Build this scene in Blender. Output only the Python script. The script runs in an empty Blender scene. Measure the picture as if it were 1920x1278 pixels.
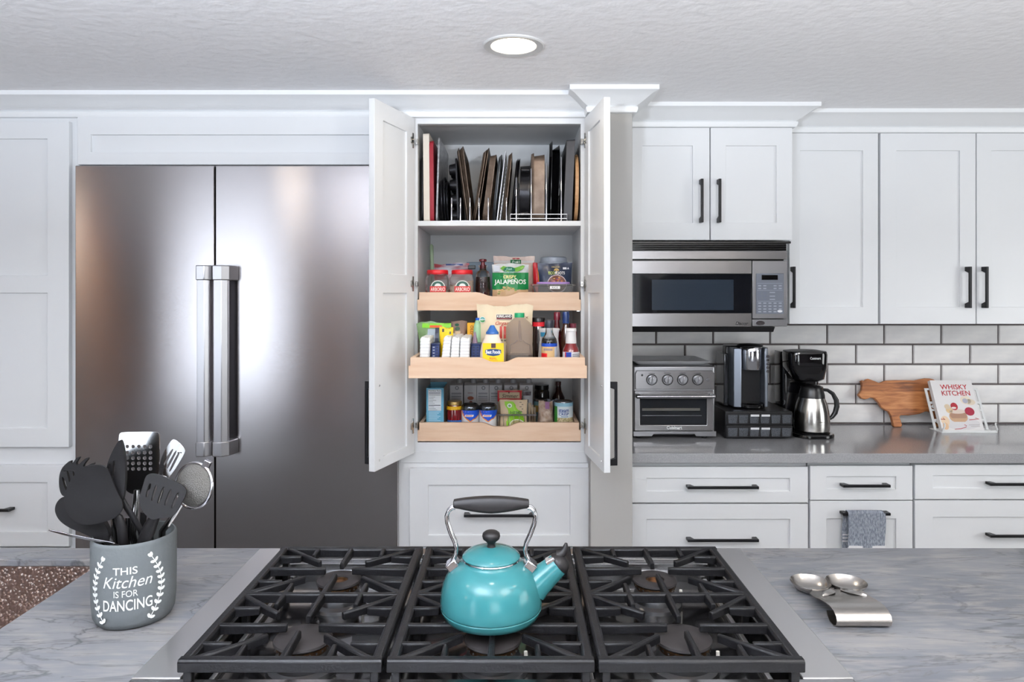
import bpy, bmesh, math, random
from mathutils import Vector, Matrix
random.seed(7)
sc = bpy.context.scene
C = sc.collection
PI = math.pi
R = math.radians

# ------------------------------------------------------------------ camera
F, CX, CY, CZ = 1320.0, 966.0, 548.0, 1.48        # focal length in px, principal point, eye height
cam_d = bpy.data.cameras.new('camera'); cam = bpy.data.objects.new('camera', cam_d); C.objects.link(cam)
cam_d.sensor_width = 36.0; cam_d.sensor_fit = 'HORIZONTAL'
cam_d.lens = F / 1920 * 36
cam_d.shift_x = -(CX - 960) / 1920; cam_d.shift_y = -(639 - CY) / 1920
cam_d.clip_start = 0.02
cam.location = (0, 0, CZ); cam.rotation_euler = (PI / 2, 0, 0)
sc.camera = cam

# ------------------------------------------------------------------ light
sc.view_settings.view_transform = 'Standard'; sc.view_settings.look = 'None'
sc.view_settings.gamma = 1.0; sc.view_settings.use_curve_mapping = False
sc.view_settings.exposure = 0.40
sc.cycles.use_denoising = True
sc.cycles.max_bounces = 8
sc.cycles.sample_clamp_indirect = 6.0
w = bpy.data.worlds.new('sky'); sc.world = w; w.use_nodes = True
bg = w.node_tree.nodes['Background']; bg.inputs[0].default_value = (0.72, 0.84, 1.0, 1); bg.inputs[1].default_value = 1.0

def area(name, loc, rot, sx, sy, power, col):
    l = bpy.data.lights.new(name, 'AREA'); l.shape = 'RECTANGLE'; l.size = sx; l.size_y = sy
    l.energy = power; l.color = col
    o = bpy.data.objects.new(name, l); C.objects.link(o); o.location = loc; o.rotation_euler = rot
    return o
RX0, RX1, RY0, RY1, CEIL = -4.05, 3.6, -2.6, 3.05, 2.165
# daylight entering by the patio door, the wide window and the side window of the room
area('daylight_patio_door', (-3.03, RY0 + .015, 1.07), (PI / 2, 0, 0), 1.10, 2.04, 25, (0.84, 0.91, 1.0))
area('daylight_wide_window', (.62, RY0 + .015, 1.30), (PI / 2, 0, 0), 1.3, 1.4, 25, (0.95, 0.98, 1.0))
area('daylight_side_window', (RX1 - .015, 0.55, 1.35), (PI / 2, 0, PI / 2), 1.5, 1.2, 25, (1.0, 1.0, .97))

# ------------------------------------------------------------------ helpers
def lin(c):
    return tuple(((v / 255) / 12.92 if v / 255 <= 0.04045 else ((v / 255 + 0.055) / 1.055) ** 2.4) for v in c[:3]) + (1,)
MATS = {}
def mat(name, rgb, rough=0.5, metal=0.0, spec=None, noise=None, bump=None, trans=0.0, ior=1.45, coat=0.0, emit=None, alpha=1.0, aniso=0.0, tangent=None, stretch=(1, 1, 1), rand=0.0, sub=0.0):
    """rgb 0-255; noise=(scale, rgb2, contrast) mixes a second colour; bump=(scale, strength)"""
    m = bpy.data.materials.new(name); m.use_nodes = True
    nt = m.node_tree; N = nt.nodes; L = nt.links; b = N['Principled BSDF']
    b.inputs['Base Color'].default_value = lin(rgb); b.inputs['Roughness'].default_value = rough
    b.inputs['Metallic'].default_value = metal; b.inputs['IOR'].default_value = ior
    if spec is not None: b.inputs['Specular IOR Level'].default_value = spec
    if trans: b.inputs['Transmission Weight'].default_value = trans
    if coat: b.inputs['Coat Weight'].default_value = coat; b.inputs['Coat Roughness'].default_value = 0.06
    if alpha < 1: b.inputs['Alpha'].default_value = alpha
    if emit: b.inputs['Emission Color'].default_value = lin(emit[0]); b.inputs['Emission Strength'].default_value = emit[1]
    if aniso:
        b.inputs['Anisotropic'].default_value = aniso
        v = N.new('ShaderNodeCombineXYZ')
        for i in range(3): v.inputs[i].default_value = (tangent or (1, 0, 0))[i]
        L.new(v.outputs[0], b.inputs['Tangent'])
    if noise or bump or rand:
        tc = N.new('ShaderNodeTexCoord'); mp = N.new('ShaderNodeMapping'); mp.inputs['Scale'].default_value = stretch
        L.new(tc.outputs['Object'], mp.inputs[0])
    src = None
    if noise:
        n = N.new('ShaderNodeTexNoise'); n.inputs['Scale'].default_value = noise[0]; n.inputs['Detail'].default_value = 6
        L.new(mp.outputs[0], n.inputs['Vector'])
        r = N.new('ShaderNodeValToRGB'); k = noise[2] if len(noise) > 2 else 0.2
        r.color_ramp.elements[0].position = 0.5 - k; r.color_ramp.elements[1].position = 0.5 + k
        r.color_ramp.elements[0].color = lin(rgb); r.color_ramp.elements[1].color = lin(noise[1])
        L.new(n.outputs['Fac'], r.inputs[0]); src = r.outputs[0]
        L.new(src, b.inputs['Base Color'])
    if rand:
        oi = N.new('ShaderNodeObjectInfo'); hs = N.new('ShaderNodeHueSaturation')
        mr = N.new('ShaderNodeMapRange'); mr.inputs['To Min'].default_value = 1 - rand; mr.inputs['To Max'].default_value = 1 + rand
        L.new(oi.outputs['Random'], mr.inputs[0]); L.new(mr.outputs[0], hs.inputs['Value'])
        if src: L.new(src, hs.inputs['Color'])
        else: hs.inputs['Color'].default_value = lin(rgb)
        L.new(hs.outputs[0], b.inputs['Base Color'])
    if bump:
        n2 = N.new('ShaderNodeTexNoise'); n2.inputs['Scale'].default_value = bump[0]; n2.inputs['Detail'].default_value = 5
        L.new(mp.outputs[0], n2.inputs['Vector'])
        bp = N.new('ShaderNodeBump'); bp.inputs['Strength'].default_value = bump[1]; bp.inputs['Distance'].default_value = 0.01
        L.new(n2.outputs['Fac'], bp.inputs['Height']); L.new(bp.outputs[0], b.inputs['Normal'])
    MATS[name] = m
    return m
def M(name):
    return MATS[name]
def flat(rgb, rough=0.45, **k):
    key = 'c_%d_%d_%d_%d' % (*rgb, int(rough * 100)) + ''.join('_%s%s' % i for i in sorted(k.items()))
    return MATS.get(key) or mat(key, rgb, rough, **k)

def X(px, Y): return (px - CX) * Y / F
def Z(py, Y): return CZ - (py - CY) * Y / F

class MB:
    """collects closed shapes into one mesh"""
    def __init__(s): s.v = []; s.f = []
    def add(s, vs, fs):
        k = len(s.v); s.v += [tuple(p) for p in vs]; s.f += [tuple(i + k for i in f) for f in fs]; return s
    def box(s, x0, x1, y0, y1, z0, z1):
        vs = [(x, y, z) for x in (x0, x1) for y in (y0, y1) for z in (z0, z1)]
        return s.add(vs, [(0, 1, 3, 2), (4, 6, 7, 5), (0, 4, 5, 1), (2, 3, 7, 6), (0, 2, 6, 4), (1, 5, 7, 3)])
    def loft(s, rings, closed=True, cap0=True, cap1=True):
        n = len(rings[0]); vs = [p for r in rings for p in r]; fs = []
        for i in range(len(rings) - 1):
            for j in range(n if closed else n - 1):
                a = i * n + j; b_ = i * n + (j + 1) % n
                fs.append((a, b_, b_ + n, a + n))
        if cap0: fs.append(tuple(range(n))[::-1])
        if cap1: fs.append(tuple(range((len(rings) - 1) * n, len(rings) * n)))
        return s.add(vs, fs)
    def lathe(s, prof, c=(0, 0, 0), seg=28, sx=1, sy=1, cap0=True, cap1=True):
        rings = [[(c[0] + r * sx * math.cos(2 * PI * j / seg), c[1] + r * sy * math.sin(2 * PI * j / seg), c[2] + z) for j in range(seg)] for r, z in prof]
        return s.loft(rings, True, cap0, cap1)
    def prism(s, poly, axis, a0, a1):
        def P(p, a):
            return (a, p[0], p[1]) if axis == 'x' else (p[0], a, p[1]) if axis == 'y' else (p[0], p[1], a)
        return s.loft([[P(p, a0) for p in poly], [P(p, a1) for p in poly]])
    def tube(s, pts, r, seg=8, closed=False, flatk=1.0, up=None):
        pts = [Vector(p) for p in pts]; n = len(pts); rings = []
        rr = r if isinstance(r, (list, tuple)) else [r] * n
        prev = None
        for i, p in enumerate(pts):
            if closed: t = pts[(i + 1) % n] - pts[i - 1]
            else: t = pts[min(i + 1, n - 1)] - pts[max(i - 1, 0)]
            t.normalize()
            if prev is None:
                u = Vector(up) if up else (Vector((0, 0, 1)) if abs(t.z) < .9 else Vector((0, 1, 0)))
                u = (u - t * u.dot(t)).normalized()
            else:
                u = (prev - t * prev.dot(t)).normalized()
            prev = u; v = t.cross(u)
            rings.append([p + (u * math.cos(2 * PI * j / seg) * flatk + v * math.sin(2 * PI * j / seg)) * rr[i] for j in range(seg)])
        if closed: rings.append(rings[0]); return s.loft(rings, True, False, False)
        return s.loft(rings)
    def bar(s, a, b, w, h, wt=None, ht=None):
        """rectangular bar between two points, width w sideways, height h (top at the points)"""
        a = Vector(a); b = Vector(b); t = (b - a).normalized(); side = t.cross(Vector((0, 0, 1))).normalized()
        wt = wt or w; ht = ht or h
        def ring(p, w_, h_):
            d = Vector((0, 0, -h_)); c = min(w_, h_) * .22
            return [p - side * (w_ / 2) + d, p + side * (w_ / 2) + d, p + side * (w_ / 2) - Vector((0, 0, c)), p + side * (w_ / 2 - c), p - side * (w_ / 2 - c), p - side * (w_ / 2) - Vector((0, 0, c))]
        return s.loft([ring(a, w, h), ring(b, wt, ht)])
    def relief(s, xs, zs, D, yf, yb):
        """solid slab facing -Y whose front is stepped: cell (i,j) lies D[i][j] behind yf"""
        nx, nz = len(xs) - 1, len(zs) - 1
        for i in range(nx):
            for j in range(nz):
                y = yf + D[i][j]
                q = lambda y_, a=i, b=j: [(xs[a], y_, zs[b]), (xs[a + 1], y_, zs[b]), (xs[a + 1], y_, zs[b + 1]), (xs[a], y_, zs[b + 1])]
                s.add(q(y), [(0, 1, 2, 3)]); s.add(q(yb), [(3, 2, 1, 0)])
                for (di, dj, k0, k1) in ((-1, 0, 3, 0), (1, 0, 1, 2), (0, -1, 0, 1), (0, 1, 2, 3)):
                    a, b = i + di, j + dj
                    y2 = yb if not (0 <= a < nx and 0 <= b < nz) else yf + D[a][b]
                    if y2 > y + 1e-6:
                        f1, f2 = q(y), q(y2)
                        s.add([f1[k0], f1[k1], f2[k1], f2[k0]], [(0, 3, 2, 1)])
        return s
    def xf(s, mtx):
        s.v = [tuple(mtx @ Vector(p)) for p in s.v]; return s

WL = {}
def mesh_of(name, mb, smooth=None):
    me = bpy.data.meshes.new(name); me.from_pydata(mb.v, [], mb.f)
    bm = bmesh.new(); bm.from_mesh(me); bmesh.ops.remove_doubles(bm, verts=bm.verts, dist=1e-6)
    bmesh.ops.recalc_face_normals(bm, faces=bm.faces); bm.to_mesh(me); bm.free()
    if smooth is not None:
        for p in me.polygons: p.use_smooth = True
        me.set_sharp_from_angle(angle=R(smooth))
    return me
def tag(o, label=None, cat=None, group=None, kind=None):
    if label: o['label'] = label
    if cat: o['category'] = cat
    if group: o['group'] = group
    if kind: o['kind'] = kind
    return o
def obj(name, mb, m, parent=None, local=False, smooth=None, bevel=0, label=None, kind=None, loc=None, rot=None, seg=2):
    """mesh coordinates are world metres unless local"""
    o = bpy.data.objects.new(name, None)
    off = Vector((0, 0, 0))
    if parent is not None and not local: off = WL.get(parent.name, Vector((0, 0, 0)))
    if off.length: mb.v = [tuple(Vector(p) - off) for p in mb.v]
    me = mesh_of(name, mb, smooth)
    bpy.data.objects.remove(o)
    o = bpy.data.objects.new(name, me); C.objects.link(o)
    if m: me.materials.append(m if not isinstance(m, str) else MATS[m])
    if parent is not None: o.parent = parent; WL[o.name] = off
    if loc: o.location = loc
    if rot: o.rotation_euler = rot
    if bevel:
        b = o.modifiers.new('edge', 'BEVEL'); b.width = bevel; b.segments = seg; b.limit_method = 'ANGLE'; b.angle_limit = R(40)
        if smooth is None:
            for p in me.polygons: p.use_smooth = True
            me.set_sharp_from_angle(angle=R(30)); b.harden_normals = False
    return tag(o, label, kind=kind)
def thing(name, label, cat, loc=(0, 0, 0), group=None, rot=None):
    o = bpy.data.objects.new(name, None); C.objects.link(o); o.location = loc; o.empty_display_size = .05
    if rot: o.rotation_euler = rot
    WL[o.name] = Vector(loc)
    return tag(o, label, cat, group)
def solo(name, mb, m, label, cat, base, group=None, **k):
    """a thing that is one mesh, its origin at base"""
    mb.v = [tuple(Vector(p) - Vector(base)) for p in mb.v]
    o = obj(name, mb, m, local=True, loc=base, **k); WL[o.name] = Vector(base)
    return tag(o, label, cat, group)
def struct(name, mb, m, parent=None, **k):
    o = obj(name, mb, m, parent, **k)
    if parent is None: o['kind'] = 'structure'
    return o

def text_mb(body, w, h, shear=0.0, bold=0.0, res=3):
    """lettering as flat outlines, fitted into w x h around the origin, in the xz plane facing -y"""
    cu = bpy.data.curves.new('t', 'FONT'); cu.body = body; cu.shear = shear; cu.offset = bold; cu.resolution_u = res; cu.align_x = 'CENTER'
    cu.space_line = .9
    o = bpy.data.objects.new('t', cu); C.objects.link(o)
    me = bpy.data.meshes.new_from_object(o)
    vs = [v.co.copy() for v in me.vertices]; fs = [tuple(p.vertices) for p in me.polygons]
    C.objects.unlink(o); bpy.data.objects.remove(o); bpy.data.curves.remove(cu); bpy.data.meshes.remove(me)
    mb = MB()
    if not vs: return mb
    x0, x1 = min(v.x for v in vs), max(v.x for v in vs); y0, y1 = min(v.y for v in vs), max(v.y for v in vs)
    mb.add([((v.x - (x0 + x1) / 2) * w / (x1 - x0), 0, (v.y - (y0 + y1) / 2) * h / (y1 - y0)) for v in vs], fs)
    return mb
def text(body, w, h, at, m, parent, shear=0.0, bold=0.0, local=False, name='lettering', mtx=None):
    mb = text_mb(body, w, h, shear, bold)
    if mtx is not None: mb.xf(mtx)
    mb.v = [(p[0] + at[0], p[1] + at[1], p[2] + at[2]) for p in mb.v]
    return obj(name, mb, m, parent, local=local)
def textp(body, px0, px1, py0, py1, Y, m, parent, **k):
    """lettering fitted to a place measured on the front face at depth Y"""
    return text(body, abs(X(px1, Y) - X(px0, Y)), abs(Z(py0, Y) - Z(py1, Y)), ((X(px0, Y) + X(px1, Y)) / 2, Y, (Z(py0, Y) + Z(py1, Y)) / 2), m, parent, **k)
def wrap(mb, fn):
    mb.v = [fn(p) for p in mb.v]; return mb
def patch(x0, x1, y, z0, z1, t=.0006):
    return MB().box(x0, x1, y - t, y, z0, z1)
def disc_y(cx, y, cz, rx, rz, t=.0006, seg=24):
    return MB().prism([(cx + rx * math.cos(2 * PI * i / seg), cz + rz * math.sin(2 * PI * i / seg)) for i in range(seg)], 'y', y - t, y)
def rrect(w, h, r, n=4):
    """rounded rectangle outline around the origin"""
    out = []
    for (sx, sy, a) in ((1, 1, 0), (-1, 1, 90), (-1, -1, 180), (1, -1, 270)):
        for k in range(n + 1):
            t = R(a + 90 * k / n); out.append((sx * (w / 2 - r) + r * math.cos(t), sy * (h / 2 - r) + r * math.sin(t)))
    return out
def band(c, r, z0, z1, a0, a1, seg=16, t=.0007, r1=None):
    """paper label wrapped on a round body, angles from the -y direction towards +x"""
    r1 = r if r1 is None else r1; rings = []
    for i in range(seg + 1):
        a = R(a0 + (a1 - a0) * i / seg); s_, c_ = math.sin(a), -math.cos(a)
        rings.append([(c[0] + (q) * s_, c[1] + q * c_, c[2] + z) for q, z in ((r, z0), (r + t, z0), (r1 + t, z1), (r1, z1))])
    return MB().loft(rings)

# ------------------------------------------------------------------ materials
WHITE = mat('white_cabinet_paint', (226, 228, 230), 0.34, noise=(3, (223, 225, 228), .2))
mat('trim_paint', (232, 234, 236), 0.35)
mat('ceiling_paint', (250, 250, 252), 0.7, bump=(30, 0.3), stretch=(1, 1, 1))
mat('grey_wall_paint', (170, 168, 165), 0.6, bump=(80, 0.02))
mat('room_wall_paint', (84, 80, 80), 0.7, bump=(60, 0.03))
mat('floor_wood', (160, 150, 142), 0.14, noise=(6, (138, 128, 120), .3), stretch=(1, 12, 1))
mat('black_metal', (22, 22, 25), 0.38, 0.4)
mat('black_plastic', (16, 16, 18), 0.32)
mat('black_gloss', (8, 8, 10), 0.08, coat=.5)
mat('chrome', (200, 200, 205), 0.12, 1.0)
mat('nickel', (168, 166, 162), 0.25, 1.0)
mat('steel_plain', (150, 150, 153), 0.32, 1.0)
mat('steel_appliance', (146, 145, 147), 0.26, 1.0, aniso=.7, tangent=(0, 0, 1), bump=(30, .02), stretch=(1, 1, 60))
mat('steel_brushed', (160, 156, 157), 0.19, 1.0, aniso=.92, tangent=(0, 0, 1), bump=(30, .02), stretch=(1, 1, 60))
mat('steel_handle', (188, 188, 192), 0.34, 1.0, bump=(40, .02), stretch=(40, 40, 1))
mat('oak', (222, 152, 86), 0.4, noise=(5, (206, 134, 70), .25), stretch=(8, 8, 1))
mat('maple', (226, 198, 172), 0.5, noise=(7, (214, 178, 148), .25), stretch=(1, 6, 9))
mat('pantry_inside', (224, 226, 228), 0.45, bump=(90, .03), stretch=(1, 1, .2))
mat('grout', (104, 96, 96), 0.9, bump=(200, .1))
mat('tile_glaze', (250, 248, 246), 0.38, noise=(9, (232, 231, 232), .2), rand=.05, bump=(14, .10), stretch=(1, 1, 2.5))
mat('quartz', (156, 156, 158), 0.12, noise=(260, (138, 138, 141), .2), coat=.2)
mat('glass_clear', (238, 242, 242), 0.03, trans=1.0, ior=1.35)
mat('plastic_clear', (226, 226, 224), 0.2, trans=.85, ior=1.2)
mat('window_glass', (245, 250, 250), 0.0, trans=1.0, ior=1.01)
# ================================================================== the room
struct('floor', MB().box(RX0, RX1, RY0, RY1 + .1, -.05, 0), 'floor_wood')
# ceiling with a hole-free slab; recessed lamps sit just under it
struct('ceiling', MB().box(RX0, RX1, RY0, RY1 + .1, CEIL, CEIL + .06), 'ceiling_paint')
def wall_with_holes(name, axis, a0, a1, z1, pos, th, holes, m):
    mb = MB(); xs = sorted({a0, a1} | {h[0] for h in holes} | {h[1] for h in holes}); zs = sorted({0, z1} | {h[2] for h in holes} | {h[3] for h in holes})
    for i in range(len(xs) - 1):
        for j in range(len(zs) - 1):
            cx, cz = (xs[i] + xs[i + 1]) / 2, (zs[j] + zs[j + 1]) / 2
            if any(h[0] < cx < h[1] and h[2] < cz < h[3] for h in holes): continue
            if axis == 'x': mb.box(xs[i], xs[i + 1], pos, pos + th, zs[j], zs[j + 1])
            else: mb.box(pos, pos + th, xs[i], xs[i + 1], zs[j], zs[j + 1])
    return struct(name, mb, m)
wall_with_holes('wall_front', 'x', RX0, RX1, CEIL, RY0 - .1, .1, [(-3.6, -2.46, .04, 2.11), (-.08, 1.32, .58, 2.02)], 'room_wall_paint')
wall_with_holes('wall_right', 'y', RY0, RY1 + .1, CEIL, RX1, .1, [(-.25, 1.35, .72, 1.98)], 'room_wall_paint')
struct('wall_left', MB().box(RX0 - .1, RX0, RY0, RY1 + .1, 0, CEIL), 'room_wall_paint')
def window(n, axis, a0, a1, z0, z1, pos, muls, m):
    mb = MB(); t = .05
    def b(p0, p1, q0, q1, d=.05):
        if axis == 'x': mb.box(p0, p1, pos - d, pos + .012, q0, q1)
        else: mb.box(pos - .012, pos + d, p0, p1, q0, q1)
    b(a0 - t, a0, z0 - t, z1 + t); b(a1, a1 + t, z0 - t, z1 + t); b(a0, a1, z0 - t, z0); b(a0, a1, z1, z1 + t)
    for k in range(1, muls): c = a0 + (a1 - a0) * k / muls; b(c - .02, c + .02, z0, z1)
    fr = struct('window_%d' % n, mb, m)
    g = MB()
    if axis == 'x': g.box(a0, a1, pos - .09, pos - .085, z0, z1)
    else: g.box(pos + .085, pos + .09, a0, a1, z0, z1)
    obj('pane', g, 'window_glass', fr)
    return fr
window(1, 'x', -3.6, -2.46, .04, 2.11, RY0, 1, 'oak')
window(2, 'x', -.08, 1.32, .58, 2.02, RY0, 2, 'trim_paint')
window(3, 'y', -.25, 1.35, .72, 1.98, RX1, 2, 'trim_paint')
# oak posts of the room behind, seen only as streaks in the steel
struct('trim_1', MB().box(-1.99, -1.88, RY0, RY0 + .09, 0, CEIL), 'oak', bevel=.004)

pl_ = MB().box(-.075, .075, -.015, .015, 0, 2.16)
pl_.xf(Matrix.Translation((-3.30, -1.45, .018)) @ Matrix.Rotation(math.atan2(-.69, 2.04), 4, 'Y'))
solo('added_streak_plank', pl_, 'oak', 'unseen oak plank added at the left wall for its streak in the refrigerator', 'plank', (-3.30, -1.45, 0), bevel=.003)  # unseen plank, added for the warm streak it mirrors in the refrigerator

# back wall and its glazed brick tiles
WY = 3.03
wall = struct('wall_back', MB().box(RX0, RX1, WY + .006, RY1 + .1, 0, CEIL), 'grout')
TP, TH, J = .2455, .0855, .0075
tile_me = None
row_z = [.9165, 1.0, 1.0855, 1.171, 1.2565, 1.342]
for r_, z0 in enumerate(row_z):
    offx = X(1658, WY) if r_ % 2 == 0 else X(1605, WY)
    k0 = int((offx - .38) / TP) + 1; x = offx - k0 * TP
    while x < 3.3:
        if tile_me is None:
            mb = MB(); wv, hv = TP - J, TH - J
            rings = [[(px_, y_, pz_) for px_, pz_ in ((e, e), (wv - e, e), (wv - e, hv - e), (e, hv - e))] for e, y_ in ((0, .008), (0, .001), (.0022, -.0022), (.005, -.003))]
            mb.loft([q for q in rings]); t = obj('tile', mb, 'tile_glaze', wall, local=True, bevel=.0008, seg=1); tile_me = t.data
        else:
            t = bpy.data.objects.new('tile', tile_me); C.objects.link(t); t.parent = wall
        t.location = (x + J / 2, WY, z0 + J / 2); x += TP
# grey painted stub wall between pantry and microwave
PLX0, PLX1, PLY = X(1107, 2.395), X(1186, 2.395), 2.395
struct('wall_stub', MB().box(PLX0, PLX1, PLY, WY + .01, 0, CEIL), 'grey_wall_paint', bevel=.003)

# crown mouldings
def crown(n, x0, x1, yf, yb, eL, eR, m='trim_paint'):
    prof = [(0, 2.088), (.012, 2.090), (.016, 2.100), (.016, 2.108), (.010, 2.1115), (.024, 2.119), (.040, 2.130), (.058, 2.1425), (.070, 2.1475), (.076, 2.150), (.076, 2.1649)]
    rings = [[(x0 - p * eL, yf - p, z), (x1 + p * eR, yf - p, z), (x1 + p * eR, yb, z), (x0 - p * eL, yb, z)] for p, z in prof]
    struct('trim_%d' % n, MB().loft(rings), m, smooth=28)
FY = 2.46                      # plane of the tall cabinets' face frames
crown(2, -2.6, PLX0 - .001, FY, FY + .3, 0, 0)
crown(3, PLX0, PLX1, PLY, PLY + .3, 1, 1)
MCY, UY = 2.60, 2.69           # microwave cabinet front, upper cabinet front
MCX0, MCX1 = PLX1 + .002, X(1486, MCY)
crown(4, MCX0, MCX1, MCY + .005, MCY + .25, 0, 1)
crown(5, MCX1 + .002, 3.2, UY + .005, UY + .25, 0, 0)

# ================================================================== cabinets
def shaker(x0, x1, z0, z1, yf, sx, pz, th=.02, rec=.007, sx2=None):
    """framed door: stile width sx, panels between the given heights"""
    xs = [x0, x0 + sx, x1 - (sx2 or sx), x1]; zs = [z0] + [z for p in pz for z in p] + [z1]
    D = [[0] * (len(zs) - 1) for _ in range(3)]
    for j in range(len(pz)): D[1][2 * j + 1] = rec
    return MB().relief(xs, zs, D, yf, yf + th)
def pull_mb(length, horiz=True, w=.0095):
    L = length / 2; d = .030
    pts = [(-L, 0), (-L, -d), (L, -d), (L, 0), (L - .016, 0), (L - .024, -d + .0085), (-L + .024, -d + .0085), (-L + .016, 0)]
    if horiz: return MB().prism(pts, 'z', -w / 2, w / 2)
    mb = MB().prism(pts, 'z', -w / 2, w / 2); mb.v = [(p[2], p[1], p[0]) for p in mb.v]; return mb
def pull(parent, cx, cz, y, length, horiz=True):
    mb = pull_mb(length, horiz); mb.v = [(p[0] + cx, p[1] + y, p[2] + cz) for p in mb.v]
    return obj('handle', mb, 'black_metal', parent, bevel=.0012, label='matte black bar handle')
def panel(name, parent, *a, m=WHITE, **k):
    return obj(name, shaker(*a, **k), m, parent, bevel=.0012)

# --- tall cabinet at the far left
DY = 2.44
t = thing('tall_cabinet', 'white tall cabinet at the far left beside the refrigerator, one door above a drawer', 'cabinet', (-2.2, FY, 0))
FRX0 = X(144, DY)              # left side of the refrigerator
obj('body', MB().box(-2.75, FRX0 - .004, FY, WY, .0, 2.10), WHITE, t, bevel=.001)
tx1 = X(129, DY)
d = panel('door', t, tx1 - .62, tx1, Z(838, DY), Z(227, DY), DY, .075, [(Z(803, DY), Z(549, DY)), (Z(516, DY), Z(260, DY))])
d = panel('drawer', t, tx1 - .62, tx1, .60, Z(872, DY), DY, .075, [(Z(997, DY), Z(904, DY))])
pull(d, X(-42, DY), Z(952, DY), DY, .26)
panel('drawer', t, tx1 - .62, tx1, .12, .592, DY, .075, [(.2, .51)])

# --- refrigerator
t = thing('refrigerator', 'large stainless steel side by side refrigerator with two tall bar handles', 'refrigerator', (X(445, DY), DY, 0))
fz1 = Z(311, DY); fx1 = X(746, DY); fs = X(405, DY)
obj('body', MB().box(FRX0 + .004, fx1 - .004, DY + .045, WY - .01, .02, fz1 - .004), 'black_plastic', t)
steel_door = M('steel_brushed')
dl = obj('door', MB().box(FRX0, fs - .002, DY - .01, DY + .04, .11, fz1), steel_door, t, bevel=.003, label='narrow left steel door')
dr = obj('door', MB().box(fs + .002, fx1, DY - .01, DY + .04, .11, fz1), steel_door, t, bevel=.003, label='wide right steel door')
obj('toe_grille', MB().box(FRX0 + .01, fx1 - .01, DY + .02, DY + .04, .02, .10), 'black_plastic', t)
for dd, pa, pb in ((dl, 369, 391), (dr, 400, 424)):
    hy = DY - .075; x0, x1 = X(pa, hy), X(pb, hy); z0, z1 = Z(856, hy), Z(497, hy); xc = (x0 + x1) / 2; wv = (x1 - x0) / 2
    rail = [(xc - wv, hy + .012), (xc - wv, hy), (xc + wv * .25, hy), (xc + wv, hy + .014), (xc + wv, hy + .028), (xc - wv, hy + .028)]
    h = obj('handle', MB().prism(rail, 'z', z0 + .03, z1 - .03), 'steel_handle', dd, bevel=.0015)
    cap = [(xc - wv - .003, DY - .012), (xc - wv - .003, hy - .004), (xc + wv * .3, hy - .004), (xc + wv + .005, hy + .012), (xc + wv + .018, DY - .012)]
    for a, b in ((z0, z0 + .05), (z1 - .05, z1)):
        obj('handle_mount', MB().prism(cap, 'z', a, b), 'steel_handle', h, bevel=.003)

# --- panel cabinet above the refrigerator
t = thing('overhead_cabinet', 'white flat overhead cabinet with one long recessed panel above the refrigerator', 'cabinet', (X(445, FY), FY, fz1))
PX0, PX1 = X(748, FY), X(1103, FY)      # pantry sides
obj('body', MB().box(FRX0 - .003, PX0 - .003, FY + .021, WY, fz1 + .006, 2.10), WHITE, t)
obj('panel', shaker(FRX0 - .003, PX0 - .003, fz1 + .006, 2.095, FY - .012, .045, [(Z(285, FY - .012), Z(252, FY - .012))], th=.032, rec=.012, sx2=.03), WHITE, t, bevel=.001)

# --- pantry cabinet
t = pantry = thing('pantry_cabinet', 'white pantry cabinet standing open in the middle with three wooden pull-out trays', 'cabinet', ((PX0 + PX1) / 2, FY, 0))
OX0, OX1, OZ0, OZ1 = X(783, FY), X(1089, FY), Z(829, FY), Z(232, FY)
PB = 2.87                               # back panel
obj('face_frame', MB().relief([PX0, OX0, OX1, PX1], [0.0, Z(875, FY), OZ0, OZ1, 2.10], [[0] * 4, [0, 0, .4, 0], [0] * 4], FY, FY + .02) if False else
    MB().box(PX0, OX0, FY, FY + .02, 0, 2.10).box(OX1, PX1, FY, FY + .02, 0, 2.10).box(OX0, OX1, FY, FY + .02, OZ1, 2.10).box(OX0, OX1, FY, FY + .02, 0, OZ0), WHITE, t)
obj('side_panel', MB().box(PX0, OX0 - .004, FY + .02, WY, 0, 2.10), 'pantry_inside', t)
obj('side_panel', MB().box(OX1 + .004, PX1, FY + .02, WY, 0, 2.10), 'pantry_inside', t)
obj('back_panel', MB().box(OX0 - .004, OX1 + .004, PB, PB + .012, OZ0 - .02, 2.10), 'pantry_inside', t)
obj('top_panel', MB().box(OX0 - .004, OX1 + .004, FY + .02, PB, OZ1 + .012, OZ1 + .03), 'pantry_inside', t)
obj('bottom_panel', MB().box(OX0 - .004, OX1 + .004, FY + .02, PB, OZ0 - .02, OZ0 - .004), 'pantry_inside', t)
SH = Z(414, FY + .01)                   # fixed shelf top
obj('shelf', MB().box(OX0 - .003, OX1 + .003, FY + .006, PB, Z(423, FY), SH), WHITE, t, bevel=.001)
d = panel('drawer', t, X(768, DY), X(1104, DY), .60, Z(878, DY), DY, X(803, DY) - X(768, DY), [(Z(1003, DY), Z(909, DY))])
pull(d, X(937, DY), Z(962, DY), DY, .245)
panel('drawer', t, X(768, DY), X(1104, DY), .12, .592, DY, X(803, DY) - X(768, DY), [(.18, .53)])
# the narrow ledge of the frame between opening and drawer
obj('rail', MB().box(PX0 + .004, PX1 - .004, FY - .004, FY, Z(867, FY), Z(846, FY)), WHITE, t, bevel=.001)
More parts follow.
